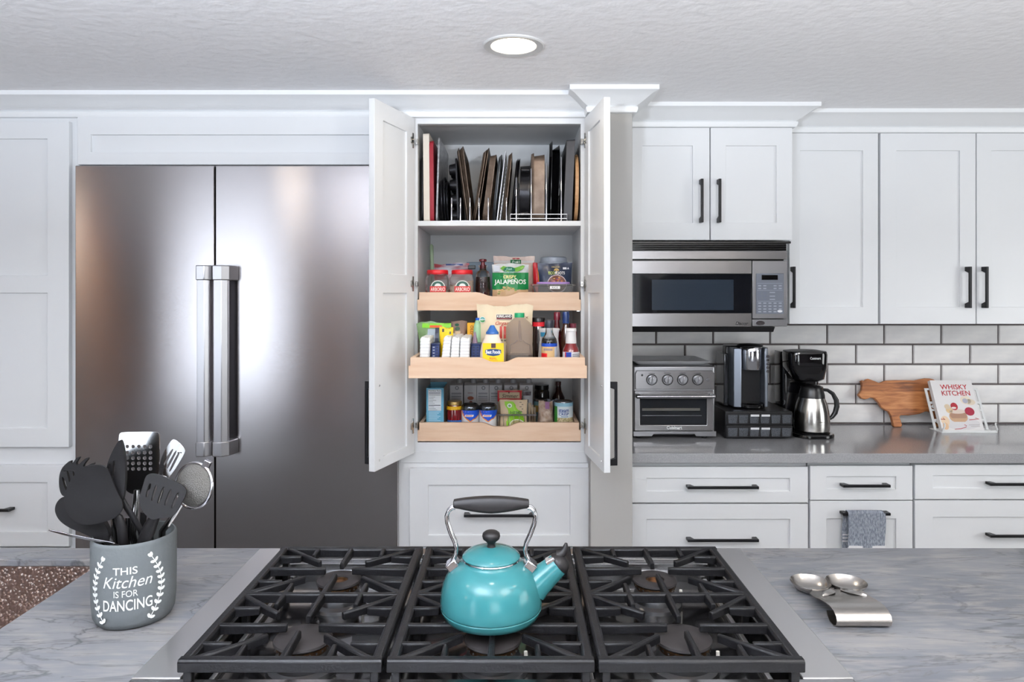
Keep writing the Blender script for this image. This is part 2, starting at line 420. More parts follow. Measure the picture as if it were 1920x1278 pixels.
# pull-out trays: front board with a scooped finger notch, sides and floor
TW = .285
def tray(yf, z0, z1, label, scoop0, scoop1):
    cx = (OX0 + OX1) / 2; zs = z0 + (z1 - z0) * .60; x0, x1 = cx - TW + .006, cx + TW - .006
    pts = [(cx - TW, z0), (cx + TW, z0), (cx + TW, zs), (x1, zs), (x1, z1)]
    s0, s1 = X(scoop0, yf), X(scoop1, yf); n = 14
    for k in range(n + 1):
        a = k / n; xx = s1 + (s0 - s1) * a; e = min(1, min(a, 1 - a) / .36); dip = .0145 * (e * e * (3 - 2 * e))
        pts.append((xx, z1 - dip))
    pts += [(x0, z1), (x0, zs), (cx - TW, zs)]
    tr = obj('tray', MB().prism(pts, 'y', yf, yf + .015), 'maple', pantry, bevel=.001, label=label)
    for a, b in ((x0, x0 + .013), (x1 - .013, x1)):
        obj('tray_side', MB().box(a, b, yf + .015, yf + .40, z0 + .004, z1), 'maple', tr, bevel=.001)
    obj('tray_floor', MB().box(x0 + .013, x1 - .013, yf + .015, yf + .40, z0 + .006, z0 + .014), 'maple', tr)
    obj('tray_back', MB().box(x0 + .013, x1 - .013, yf + .387, yf + .40, z0 + .014, z1 - .01), 'maple', tr)
    for xx in (cx - TW - .002, cx + TW - .012):
        obj('slide', MB().box(xx, xx + .012, max(yf + .02, FY + .022), yf + .38, z0 - .004, z0 + .002), 'nickel', tr)
    return z0 + .0142
TY1, TY2, TY3 = FY - .008, 2.248, FY - .004
F1 = tray(TY1, Z(582, TY1), Z(547.5, TY1), 'top maple pull-out tray', 893, 978)
F2 = tray(TY2, Z(709, TY2), Z(670, TY2), 'middle maple tray pulled out further', 898, 972)
F3 = tray(TY3, Z(827, TY3), Z(792, TY3), 'bottom maple pull-out tray', 903, 975)
# doors, opened a little past square
def open_door(side):
    # local frame: hinge at origin, door runs along +x, its room face looks to -y when shut
    H0, H1 = Z(849, DY), Z(222, DY); Wd = .272
    if side < 0: hx = X(777, DY); fx, fy = X(708, 2.2), 2.2
    else: hx = X(1096, DY); fx, fy = X(1128, 2.2), 2.2
    ang = math.atan2(fy - DY, fx - hx)            # direction hinge -> free edge
    hz = H1 - H0
    pz = [(Z(835, DY) - H0 + .01, Z(549, DY) - H0), (Z(516, DY) - H0, Z(255, DY) - H0 + .004)]
    xs = [0, .055, Wd - .055, Wd]; zs = [0] + [z for p in pz for z in p] + [hz]
    mb = MB(); D = [[0] * 5 for _ in range(3)]; D[1][1] = D[1][3] = .006
    mb.relief(xs, zs, D, -.010, 0); mb2 = MB().relief(xs, zs, D, -.010, 0); mb2.v = [(p[0], -p[1], p[2]) for p in mb2.v]
    mb.v += []; k = len(mb.v); mb.add(mb2.v, mb2.f)
    s = 1 if side < 0 else -1                     # inner face side in the local frame
    d = obj('door', mb, WHITE, pantry, local=True, bevel=.001, label='open %s door of the pantry' % ('left' if side < 0 else 'right'))
    off = WL[pantry.name]
    nrm = Vector((-math.sin(ang), math.cos(ang)))  # local +y in the world
    inner = 1 if (nrm.x > 0) == (side < 0) else -1 # local y sign that faces the opening
    d.location = Vector((hx, DY, H0)) - off - Vector((nrm.x * .010 * inner, nrm.y * .010 * inner, 0))
    d.rotation_euler = (0, 0, ang)
    hm = pull_mb(.262, False); hm.v = [(p[0] + Wd - .03, (p[1] - .010) * inner, p[2] + Z(770, DY) - H0) for p in hm.v]
    obj('handle', hm, 'black_metal', d, local=True, bevel=.0012, label='black bar handle on the outer face')
    for py in (265, 532, 797):
        zc = Z(py, DY) - H0
        hb = MB().prism([(-.004, zc - .026), (.004, zc - .026), (.006, zc - .012), (.016, zc - .01), (.016, zc + .01), (.006, zc + .012), (.004, zc + .026), (-.004, zc + .026)], 'y', inner * .0101, inner * .0135)
        hb.v = [(p[0] + .014, p[1], p[2]) for p in hb.v]
        hg = obj('hinge', hb, 'nickel', d, local=True, bevel=.0008)
    for zc in (Z(706, DY) - H0, Z(833, DY) - H0):
        obj('screw', MB().lathe([(.0035, 0), (.003, .0012), (0.0005, .0014)], (0, 0, 0), 10).xf(Matrix.Translation((Wd - .03, .0101 * inner, zc)) @ Matrix.Rotation(-PI / 2 * inner, 4, 'X')), 'nickel', d, local=True)
    # the arms that reach from the frame
    for py in (265, 532, 797):
        xa = (hx + .004, OX0 + .003) if side < 0 else (OX1 - .003, hx - .004)
        zc = Z(py, DY)
        obj('hinge_arm', MB().box(xa[0], xa[1], DY - .004, FY - .0005, zc - .009, zc + .009).box(xa[0] + .004, xa[1] - .004, DY - .010, DY - .004, zc - .005, zc + .005), 'nickel', pantry, bevel=.001)
open_door(-1); open_door(1)

# --- upper cabinets on the right
def upper(label, x0, x1, z0, z1, yf, doors, ztop=2.092):
    t = thing('upper_cabinet', label, 'cabinet', ((x0 + x1) / 2, yf, z0), 'white upper cabinets')
    obj('body', MB().box(x0, x1, yf + .0205, WY - .006, z0, ztop), WHITE, t, bevel=.001)
    for (a, b, pl, pr, hx, hz0, hz1) in doors:
        zt = ztop - .004
        xs = [a, pl, pr, b]; zs = [z0 - .002, z0 + .062, zt - .066, zt]
        d = obj('door', MB().relief(xs, zs, [[0, 0, 0], [0, .006, 0], [0, 0, 0]], yf, yf + .02), WHITE, t, bevel=.001)
        if hx: pull(d, hx, (hz0 + hz1) / 2, yf, abs(hz1 - hz0), False)
x = lambda p: X(p, MCY)
mz = Z(449, MCY)
upper('short white two-door cabinet above the microwave', MCX0, MCX1 - .001, mz, 0, MCY,
      [(MCX0, x(1330.5), x(1204), x(1299), x(1313), Z(418, MCY), Z(337, MCY)), (x(1332.5), MCX1 - .001, x(1361), x(1456), x(1346), Z(418, MCY), Z(337, MCY))])
x = lambda p: X(p, UY)
uz = Z(606, UY)
upper('tall white single-door cabinet right of the microwave', MCX1 + .003, x(1648), uz, 0, UY, [(x(1480), x(1646.5), x(1500), x(1618), x(1484), Z(577, UY), Z(500, UY))])
upper('wide white two-door upper cabinet at the right edge', x(1649), x(2020), uz, 0, UY,
      [(x(1651), x(1829.5), x(1681), x(1800), x(1811), Z(577, UY), Z(500, UY)), (x(1831.5), x(2018), x(1859), x(1985), x(1842), Z(577, UY), Z(500, UY))])

# --- base cabinets and worktop on the right
BY, CTZ, CTF = 2.492, .915, 2.47
def base(label, p0, p1, hx, y1, ym, hy, rows):
    x = lambda p: X(p, BY)
    t = thing('base_cabinet', label, 'cabinet', ((x(p0) + x(p1)) / 2, BY, 0), 'white base cabinets with drawers')
    obj('body', MB().box(x(p0), x(p1), BY + .021, WY - .006, 0.0, CTZ - .036), WHITE, t, bevel=.001)
    out = []
    zt, zm = Z(y1, BY), Z(ym, BY)
    for k, (z0, z1, pz, h) in enumerate(rows):
        s = (34 if p1 - p0 > 210 else 31) * BY / F
        d = panel('drawer', t, x(p0) + .0015, x(p1) - .0015, z0, z1, BY, s, [pz], rec=.006)
        pull(d, x(hx), h, BY, (132 if p1 - p0 > 210 else 88) * BY / F); out.append(d)
    return out
zb = lambda p: Z(p, BY)
base('white base cabinet under the toaster oven', 1178, 1516, 1352, 875, 942, 0, [(zb(942), zb(875), (zb(921), zb(896)), zb(910)), (.52, zb(945), (.56, zb(973)), zb(1008)), (.1, .515, (.15, .47), .40)])
bd = base('narrow white base cabinet with a towel on its second handle', 1518.5, 1712, 1618, 872, 937, 0, [(zb(937), zb(873), (zb(917), zb(893)), zb(907)), (.1, zb(939), (.2, zb(972)), zb(959))])
base('white base cabinet under the cookbook stand', 1715, 2030, 1913, 870, 935, 0, [(zb(935.5), zb(871), (zb(915), zb(891)), zb(904)), (.52, zb(938), (.56, zb(969)), zb(1000)), (.1, .515, (.15, .47), .40)])
solo('worktop', MB().box(PLX1 + .001, 2.55, CTF, WY - .001, CTZ - .034, CTZ), 'quartz', 'polished grey quartz worktop along the tiled wall', 'worktop', (1.4, 2.75, CTZ - .034), bevel=.002)

# ================================================================== ceiling lamps
mat('lamp_glow', (255, 250, 240), .5, emit=((255, 236, 205), 14))
mat('lamp_ring', (205, 205, 205), .3)
def downlight(x_, y_, label, power=1.5):
    t = thing('recessed_light', label, 'ceiling light', (x_, y_, CEIL), 'recessed lights in the ceiling')
    seg = 36
    obj('trim_ring', MB().lathe([(.0845, 0), (.0855, -.003), (.082, -.0055), (.064, -.0035), (.060, .0), (.060, -.0005)], (0, 0, 0), seg, cap0=False, cap1=False), 'lamp_ring', t, local=True, smooth=30)
    obj('lens', MB().lathe([(.0605, -.0002), (.0605, -.0022), (.02, -.0028), (.0, -.0028)], (0, 0, 0), seg), 'lamp_glow', t, local=True)
    l = bpy.data.lights.new('lamp', 'AREA'); l.shape = 'DISK'; l.size = .11; l.energy = power; l.color = (1.0, .87, .70)
    o = bpy.data.objects.new('lamp', l); C.objects.link(o); o.parent = t; o.location = (0, 0, -.012)
downlight(X(963, 1320 * (CEIL - CZ) / 463), 1320 * (CEIL - CZ) / 463, 'round recessed light glowing in the ceiling above the pantry')
downlight(-3.88, -1.12, 'round recessed light added to brighten the leaning oak plank', 14)  # extra lamp added out of view just to light the plank
for x_, n in ((-1.3, 'left'), (0, 'middle'), (1.3, 'right')):
    downlight(x_, .75, 'round recessed light over the island, %s of its row' % n)
    downlight(x_, -.75, 'round recessed light behind the island, %s of its row' % n)
# ================================================================== island
def stone_material():
    m = bpy.data.materials.new('grey_quartzite'); m.use_nodes = True; nt = m.node_tree; N = nt.nodes; L = nt.links; b = N['Principled BSDF']
    tc = N.new('ShaderNodeTexCoord'); mp = N.new('ShaderNodeMapping'); mp.inputs['Rotation'].default_value = (0, 0, R(-9)); mp.inputs['Scale'].default_value = (1.0, 2.6, 1)
    L.new(tc.outputs['Object'], mp.inputs[0])
    big = N.new('ShaderNodeTexNoise'); big.inputs['Scale'].default_value = 1.6; big.inputs['Detail'].default_value = 5; big.inputs['Distortion'].default_value = .8
    L.new(mp.outputs[0], big.inputs['Vector'])
    r1 = N.new('ShaderNodeValToRGB'); e = r1.color_ramp.elements
    e[0].position = .32; e[0].color = lin((80, 83, 91)); e[1].position = .68; e[1].color = lin((128, 127, 129))
    x = e.new(.5); x.color = lin((103, 105, 111))
    L.new(big.outputs['Fac'], r1.inputs[0])
    def veins(scale, dist, lo, hi, stretch, seed):
        mp2 = N.new('ShaderNodeMapping'); mp2.inputs['Rotation'].default_value = (0, 0, R(-12 + seed)); mp2.inputs['Scale'].default_value = stretch; mp2.inputs['Location'].default_value = (seed, seed * .7, 0)
        L.new(tc.outputs['Object'], mp2.inputs[0])
        n = N.new('ShaderNodeTexNoise'); n.inputs['Scale'].default_value = scale; n.inputs['Detail'].default_value = 7; n.inputs['Roughness'].default_value = .55; n.inputs['Distortion'].default_value = dist
        L.new(mp2.outputs[0], n.inputs['Vector'])
        s = N.new('ShaderNodeMath'); s.operation = 'SUBTRACT'; s.inputs[1].default_value = .5; L.new(n.outputs['Fac'], s.inputs[0])
        a = N.new('ShaderNodeMath'); a.operation = 'ABSOLUTE'; L.new(s.outputs[0], a.inputs[0])
        mr = N.new('ShaderNodeMapRange'); mr.inputs['From Min'].default_value = lo; mr.inputs['From Max'].default_value = hi; mr.inputs['To Min'].default_value = 1; mr.inputs['To Max'].default_value = 0
        L.new(a.outputs[0], mr.inputs[0]); return mr.outputs[0]
    fine = N.new('ShaderNodeTexNoise'); fine.inputs['Scale'].default_value = 26; fine.inputs['Detail'].default_value = 8
    mp3 = N.new('ShaderNodeMapping'); mp3.inputs['Scale'].default_value = (.6, 3.2, 1); mp3.inputs['Rotation'].default_value = (0, 0, R(-10)); L.new(tc.outputs['Object'], mp3.inputs[0]); L.new(mp3.outputs[0], fine.inputs['Vector'])
    def mix(a, bcol, fac, k):
        mx = N.new('ShaderNodeMix'); mx.data_type = 'RGBA'; mu = N.new('ShaderNodeMath'); mu.operation = 'MULTIPLY'; mu.inputs[1].default_value = k
        L.new(fac, mu.inputs[0]); L.new(mu.outputs[0], mx.inputs[0]); L.new(a, mx.inputs[6]); mx.inputs[7].default_value = lin(bcol); return mx.outputs[2]
    fr = N.new('ShaderNodeMapRange'); fr.inputs['From Min'].default_value = .45; fr.inputs['From Max'].default_value = .75; L.new(fine.outputs['Fac'], fr.inputs[0])
    c = mix(r1.outputs[0], (140, 136, 132), fr.outputs[0], .75)
    c = mix(c, (58, 58, 62), veins(2.2, 1.2, .0, .012, (.7, 2.8, 1), 1.0), .6)
    c = mix(c, (74, 68, 62), veins(4.2, 1.6, .0, .010, (.6, 3.0, 1), 4.0), .45)
    c = mix(c, (44, 48, 50), veins(1.0, .9, .0, .006, (.9, 2.2, 1), 9.0), .75)
    L.new(c, b.inputs['Base Color']); b.inputs['Roughness'].default_value = .30
    MATS['stone'] = m
stone_material()
IH = .573; IZ = CZ - IH                       # island stone surface
def Yc(py): return F * IH / (py - CY)
IB = Yc(1026.5); SKX, SKY = -.879, Yc(1048)
CTX0, CTX1, CTY0, CTY1 = -.5656, .4984, .93, 1.5595
def plate_with_holes(x0, x1, y0, y1, z0, z1, holes):
    mb = MB(); xs = sorted({x0, x1} | {h[0] for h in holes} | {h[1] for h in holes}); ys = sorted({y0, y1} | {h[2] for h in holes} | {h[3] for h in holes})
    inh = lambda i, j: (not (0 <= i < len(xs) - 1 and 0 <= j < len(ys) - 1)) or any(h[0] < (xs[i] + xs[i + 1]) / 2 < h[1] and h[2] < (ys[j] + ys[j + 1]) / 2 < h[3] for h in holes)
    for i in range(len(xs) - 1):
        for j in range(len(ys) - 1):
            if inh(i, j): continue
            a, b, c, d = xs[i], xs[i + 1], ys[j], ys[j + 1]
            mb.add([(a, c, z1), (b, c, z1), (b, d, z1), (a, d, z1)], [(0, 1, 2, 3)]); mb.add([(a, c, z0), (b, c, z0), (b, d, z0), (a, d, z0)], [(3, 2, 1, 0)])
            if inh(i - 1, j): mb.add([(a, c, z0), (a, c, z1), (a, d, z1), (a, d, z0)], [(0, 1, 2, 3)])
            if inh(i + 1, j): mb.add([(b, c, z0), (b, d, z0), (b, d, z1), (b, c, z1)], [(0, 1, 2, 3)])
            if inh(i, j - 1): mb.add([(a, c, z0), (b, c, z0), (b, c, z1), (a, c, z1)], [(0, 1, 2, 3)])
            if inh(i, j + 1): mb.add([(a, d, z0), (a, d, z1), (b, d, z1), (b, d, z0)], [(0, 1, 2, 3)])
    return mb
IX0, IX1, IY0 = -2.1, 2.2, .80
SK = (-1.62, SKX, 1.02, SKY)
t = thing('kitchen_island', 'kitchen island with a veined grey stone top around the cooktop', 'island', (0, 1.2, 0))
obj('stone_top', plate_with_holes(IX0, IX1, IY0, IB, IZ - .0165, IZ, [SK, (CTX0 + .012, CTX1 - .012, .5, CTY1 - .012)]), 'stone', t, bevel=.0025)
for a, b, c, d, n in ((IX0 + .04, IX1 - .04, IY0 + .03, IY0 + .05, 'front_panel'), (IX0 + .04, IX1 - .04, IB - .05, IB - .03, 'back_panel'), (IX0 + .04, IX0 + .06, IY0 + .05, IB - .05, 'side_panel'), (IX1 - .06, IX1 - .04, IY0 + .05, IB - .05, 'side_panel')):
    obj(n, MB().box(a, b, c, d, 0, IZ - (.15 if n == 'front_panel' else .0165)), WHITE, t)
# hammered copper sink hung under the stone
def hammered():
    m = mat('hammered_copper', (172, 157, 151), .28, 1.0); nt = m.node_tree; N = nt.nodes; L = nt.links
    tc = N.new('ShaderNodeTexCoord'); v = N.new('ShaderNodeTexVoronoi'); v.inputs['Scale'].default_value = 125; v.feature = 'SMOOTH_F1'; v.inputs['Smoothness'].default_value = .15
    L.new(tc.outputs['Object'], v.inputs['Vector']); bp = N.new('ShaderNodeBump'); bp.inputs['Strength'].default_value = .75; bp.inputs['Distance'].default_value = .004; bp.invert = True
    L.new(v.outputs['Distance'], bp.inputs['Height']); L.new(bp.outputs[0], N['Principled BSDF'].inputs['Normal'])
hammered()
sx0, sx1, sy0, sy1 = SK[0] - .012, SK[1] + .012, SK[2] - .012, SK[3] + .012
zt, zb_ = IZ - .0166, IZ - .24
def sk_ring(e, z): return [(p[0] + (sx0 + sx1) / 2, p[1] + (sy0 + sy1) / 2, z) for p in rrect(sx1 - sx0 - 2 * e, sy1 - sy0 - 2 * e, .05 - e * .3, 6)]
sk = thing('kitchen_sink', 'hammered copper sink set under the stone at the left of the island', 'sink', ((sx0 + sx1) / 2, (sy0 + sy1) / 2, zb_ - .004))
obj('basin', MB().loft([sk_ring(-.02, zt), sk_ring(-.02, zt - .002), sk_ring(-.004, zt - .002), sk_ring(-.004, zb_ - .004), sk_ring(.0, zb_ - .004), sk_ring(.0, zb_ - .003), sk_ring(.02, zb_), sk_ring(.004, zb_ + .02), sk_ring(0, zt)][:1] + [sk_ring(-.02, zt - .002), sk_ring(-.004, zt - .003), sk_ring(-.004, zb_ - .004), sk_ring(.03, zb_ - .004), sk_ring(.03, zb_), sk_ring(.005, zb_ + .015), sk_ring(0, zb_ + .05), sk_ring(0, zt)], True, False, False).loft([sk_ring(.03, zb_ - .004), sk_ring(.03, zb_)]), 'hammered_copper', sk, smooth=40)

# ================================================================== cooktop
mat('cast_iron', (13, 13, 15), .42, 0.0, spec=.28, bump=(240, .10))
mat('enamel_black', (12, 12, 14), .14, coat=.4)
mat('burner_cap', (34, 31, 31), .6, spec=.3)
mat('burner_brass', (122, 88, 58), .38, .9, noise=(120, (70, 50, 36), .2))
mat('steel_deck', (176, 176, 178), .26, 1.0, aniso=.6, tangent=(1, 0, 0), bump=(40, .015), stretch=(1, 60, 1))
mat('steel_side', (206, 205, 206), .34, 1.0, aniso=.6, tangent=(0, 1, 0), bump=(40, .015), stretch=(60, 1, 1))
TZ = .913; GZ = .947
ck = thing('gas_cooktop', 'stainless steel gas cooktop with three black cast iron grates set in the island', 'cooktop', (-.033, 1.25, IZ - .06))
GX = [(-.4906, -.1938), (-.1870, .1154), (.1210, .4210)]; GY0, GY1 = 1.0204, 1.483
TI0, TI1 = GX[0][0] - .002, GX[2][1] + .002       # inner edge of the side strips
obj('side_strip', MB().box(CTX0, TI0, 1.036, CTY1, IZ + .0005, TZ), 'steel_side', ck, bevel=.0015)
obj('side_strip', MB().box(TI1, CTX1, 1.036, CTY1, IZ + .0005, TZ), 'steel_side', ck, bevel=.0015)
obj('rear_deck', MB().prism([(CTY1, IZ + .0005), (CTY1, TZ), (CTY1 - .035, TZ), (CTY1 - .036, TZ - .010), (CTY1 - .062, TZ - .010), (CTY1 - .063, TZ - .022), (CTY1 - .085, TZ - .022), (CTY1 - .085, TZ - .05), (CTY1 - .012, TZ - .05)], 'x', TI0 + .001, TI1 - .001), 'steel_deck', ck, bevel=.001)
obj('control_panel', MB().prism([(1.036, TZ), (1.036, TZ - .03), (.90, TZ - .13), (.86, TZ - .13), (.86, TZ - .03), (.90, TZ)], 'x', CTX0, CTX1), 'steel_deck', ck, bevel=.004)
for gx0, gx1 in GX:
    kx = (gx0 + gx1) / 2
obj('burner_pan', MB().box(TI0 + .001, TI1 - .001, 1.037, CTY1 - .086, TZ - .052, TZ - .038).box(TI0 + .001, TI0 + .006, 1.037, CTY1 - .086, TZ - .038, TZ - .004).box(TI1 - .006, TI1 - .001, 1.037, CTY1 - .086, TZ - .038, TZ - .004), 'enamel_black', ck)
# low steel ribs of the pan between the grates
for xx in (-.47, -.19, .118, .395):
    obj('pan_rib', MB().box(xx - .004, xx + .004, 1.04, CTY1 - .09, TZ - .038, TZ - .030), 'steel_side', ck, bevel=.001)
def grate(x0, x1):
    mb = MB(); wf, h, wb = .017, .0165, .0115; z = GZ
    ym = (GY0 + GY1) / 2
    xi0, xi1, yi0, yi1 = x0 + wf / 2, x1 - wf / 2, GY0 + wf / 2, GY1 - wf / 2
    for a, b in (((x0, yi0), (x1, yi0)), ((x0, yi1), (x1, yi1))): mb.bar((*a, z), (*b, z), wf, h + .002)
    for a, b in (((xi0, GY0 + .005), (xi0, GY1 - .005)), ((xi1, GY0 + .005), (xi1, GY1 - .005))): mb.bar((*a, z - .0002), (*b, z - .0002), wf, h)
    mb.bar((xi0, ym, z - .0004), (xi1, ym, z - .0004), wb, h)
    w_ = x1 - x0; cx = (x0 + x1) / 2; q = .0007
    for (a, b) in ((GY0, ym), (ym, GY1)):
        d_ = b - a; cy = (a + b) / 2
        for s, xs in ((1, xi0), (-1, xi1)):
            mb.bar((xs, cy, z - q), (xs + s * w_ * .385, cy, z - q), wb, h, wb * .7, h * .8)
            for fy in (.24, .76): mb.bar((xs, a + d_ * fy, z - q), (xs + s * w_ * .165, a + d_ * fy, z - q), wb * .9, h, wb * .7, h * .8)
            for ys, sy in ((a + .006, 1), (b - .006, -1)):
                k = .095 if (ys > cy and b == GY1) or (ys < cy and a == GY0) else .086
                mb.bar((xs + s * .004, ys, z - q * 1.3), (xs + s * k, ys + sy * k * .80, z - q * 1.3), wb * 1.05, h, wb * .7, h * .8)
        for ys, sy in ((a + (.006 if a == GY0 else 0), 1), (b - (.006 if b == GY1 else 0), -1)):
            mb.bar((cx, ys, z - q), (cx, ys + sy * d_ * .38, z - q), wb, h, wb * .7, h * .8)
            for fx in (.27, .73): mb.bar((x0 + w_ * fx, ys, z - q), (x0 + w_ * fx, ys + sy * d_ * .19, z - q), wb * .9, h, wb * .7, h * .8)
    for xx in (x0 + .012, x1 - .012):
        for yy in (GY0 + .012, ym, GY1 - .012):
            mb.box(xx - .006, xx + .006, yy - .006, yy + .006, TZ - .0379, z - .01)
    return obj('grate', mb, 'cast_iron', ck, bevel=.0012, seg=1)
for g in GX: grate(*g)
def burner(cx, cy, r, ring):
    c = (cx, cy, TZ - .0379)
    bs = obj('burner', MB().lathe([(r * 1.25, 0), (r * 1.2, .006), (r * 1.0, .010), (r * .92, .024), (r * .80, .030), (0.004, .030)], c, 36), flat((96, 96, 98), .35, metal=1.0), ck, smooth=35)
    prof = [(r * .84, .0301), (r * .90, .034), (r * .92, .041), (r * .8, .043)]
    obj('flame_ring', MB().lathe(prof, c, 36), 'burner_brass', bs, smooth=30)
    for k in range(24):
        a = 2 * PI * k / 24
        if k < 24 and math.sin(a) < .35:
            p = (cx + r * .915 * math.cos(a), cy + r * .915 * math.sin(a), c[2] + .0375)
            if ring is not None and abs(k) >= 0: PORT.append(p)
    if ring:
        obj('burner_cap', MB().lathe([(r * .42, .0431), (r * .96, .0431), (r, .0455), (r * .98, .049), (r * .9, .0505), (r * .48, .0505), (r * .42, .049), (r * .42, .0431)], c, 36, cap0=False, cap1=False), 'burner_cap', bs, smooth=35)
        obj('inner_ring', MB().lathe([(r * .36, .0302), (r * .40, .046), (r * .30, .047), (r * .26, .038), (.002, .037)], c, 24), 'burner_brass', bs, smooth=35)
    else:
        obj('burner_cap', MB().lathe([(r * .5, .0431), (r * .96, .0431), (r, .0455), (r * .98, .049), (r * .9, .0508), (.002, .0512)], c, 36), 'burner_cap', bs, smooth=35)
    ig = obj('igniter', MB().tube([(cx + r * 1.15, cy - r * .25, c[2] + .008), (cx + r * 1.13, cy - r * .25, c[2] + .032)], .003, 8), flat((225, 222, 214), .3), bs)
    return bs
PORT = []
ym = (GY0 + GY1) / 2
for gi, (a, b) in enumerate(GX):
    burner((a + b) / 2, (GY0 + ym) / 2, .0465, False); burner((a + b) / 2, (ym + GY1) / 2, .0425, True)
PB_ = MB()
for p in PORT: PB_.lathe([(.0016, -.0014), (.0016, .0014)], p, 6)
obj('flame_ports', PB_, flat((20, 16, 14), .8), ck, kind='stuff')

# ================================================================== kettle
KX, KY, KZ = -.0397, 1.165, GZ
mat('teal_enamel', (45, 101, 105), .16, spec=.32, noise=(30, (49, 105, 108), .3))
mat('soft_black', (20, 18, 19), .5, spec=.35)
kt = thing('tea_kettle', 'turquoise enamel tea kettle with black grip standing on the middle grate', 'kettle', (KX, KY, KZ))
def kl(cx_, cy_): # point traced on the kettle's front view -> local x, z
    return ((800 + cx_ / 3.993 - 921) / 1133, CZ - (900 + cy_ / 3.993 - CY) * KY / F - KZ)
obj('body', MB().lathe([(.002, .001), (.070, .0005), (.0775, .003), (.0808, .009), (.0826, .0135), (.0832, .0150), (.0830, .0158), (.0822, .0164), (.0832, .0172), (.0838, .020), (.0836, .030), (.0822, .042), (.0795, .053), (.0755, .063), (.0700, .072), (.0625, .0795), (.0550, .0845), (.0500, .0870), (.0482, .0890), (.0470, .0925), (.0440, .0930), (.002, .0930)], (0, 0, 0), 56), 'teal_enamel', kt, local=True, smooth=50)
obj('lid_band', MB().lathe([(.0475, .0928), (.0482, .0940), (.0475, .0955), (.04, .0955)], (0, 0, 0), 48), 'chrome', kt, local=True, smooth=40)
ld = obj('lid', MB().lathe([(.0470, .0953), (.0480, .0975), (.0468, .0995), (.040, .1050), (.030, .1090), (.018, .1115), (.008, .1125), (.001, .1126)], (0, 0, 0), 48), 'teal_enamel', kt, local=True, smooth=50)
obj('lid_knob', MB().lathe([(.0075, .1122), (.0068, .114), (.0062, .118), (.0085, .1215), (.0135, .1255), (.0150, .1305), (.0140, .1350), (.0100, .1380), (.004, .1393), (.0005, .1394)], (0, 0, 0), 28), 'soft_black', ld, local=True, smooth=60)
grip = []
for k in range(13):
    a = -1 + 2 * k / 12; xx = a * .0625; top = .1955 - .0055 * a * a; bot = .1695 + .0085 * min(1, abs(a) ** 1.6 * 1.1); d_ = .0115 - .002 * a * a
    grip.append([(xx, -d_ * .7, bot), (xx, d_ * .7, bot), (xx, d_, bot + .004), (xx, d_, top - .006), (xx, d_ * .6, top), (xx, -d_ * .6, top), (xx, -d_, top - .006), (xx, -d_, bot + .004)])
gr = obj('handle_grip', MB().loft(grip), 'soft_black', kt, local=True, smooth=45, bevel=.0015)
for pts in ([(215, 200), (190, 203), (165, 225), (150, 262), (155, 310), (178, 385), (210, 455), (222, 500), (222, 540), (205, 580), (182, 615)],
            [(755, 200), (780, 203), (803, 225), (815, 265), (805, 325), (775, 405), (745, 470), (735, 520), (745, 560), (765, 595), (790, 625)]):
    q = [kl(*p) for p in pts]
    for dy in (-.0045, .0045):
        obj('handle_wire', MB().tube([(p[0], dy * (1 if i < 7 else 1 + (i - 6) * .12), p[1]) for i, p in enumerate(q)], .0033, 10), 'chrome', kt, local=True, smooth=60)
for s, (cx_, cy_) in ((-1, (198, 628)), (1, (772, 632))):
    x_, z_ = kl(cx_, cy_)
    mb = MB().box(-.010, .010, -.013, .013, -.006, .008).xf(Matrix.Translation((x_, 0, z_)) @ Matrix.Rotation(s * R(38), 4, 'Y'))
    obj('handle_bracket', mb, 'chrome', kt, local=True, bevel=.002)
p0, p1 = kl(800, 790), kl(985, 628)
ax = Vector((p1[0] - p0[0], 0, p1[1] - p0[1])); u = ax.normalized(); nrm = Vector((-u.z, 0, u.x))
rings = []
for k in range(9):
    a = k / 8; c = Vector((p0[0], 0, p0[1])) + ax * a; r_ = .0270 - .0085 * a ** .7
    rings.append([c + (nrm * math.cos(2 * PI * j / 28) + Vector((0, 1, 0)) * math.sin(2 * PI * j / 28)) * r_ for j in range(28)])
sp = obj('spout', MB().loft(rings), 'teal_enamel', kt, local=True, smooth=50)
tip = Vector((p1[0], 0, p1[1]))
rings = []
for k, (d_, r_) in enumerate(((.0005, .0186), (.003, .0190), (.006, .0180), (.011, .0150), (.015, .0100), (.0165, .004), (.0167, .0005))):
    c = tip + u * d_; rings.append([c + (nrm * math.cos(2 * PI * j / 24) + Vector((0, 1, 0)) * math.sin(2 * PI * j / 24)) * r_ for j in range(24)])
wc = obj('whistle_cap', MB().loft(rings), 'soft_black', kt, local=True, smooth=50)
lev = [kl(*p) for p in ((970, 560), (1000, 560), (1022, 540), (1035, 515), (1042, 485), (1044, 470))]
obj('whistle_lever', MB().tube([(p[0], 0, p[1]) for p in lev], [.008, .008, .0062, .0048, .0036, .0022], 10), 'soft_black', wc, local=True, smooth=60)
cl = kl(928, 598)
obj('spout_clip', MB().box(-.008, .008, -.010, .010, -.0055, .0055).xf(Matrix.Translation((cl[0], -.003, cl[1])) @ Matrix.Rotation(R(-30), 4, 'Y')), 'chrome', sp, local=True, bevel=.0015)

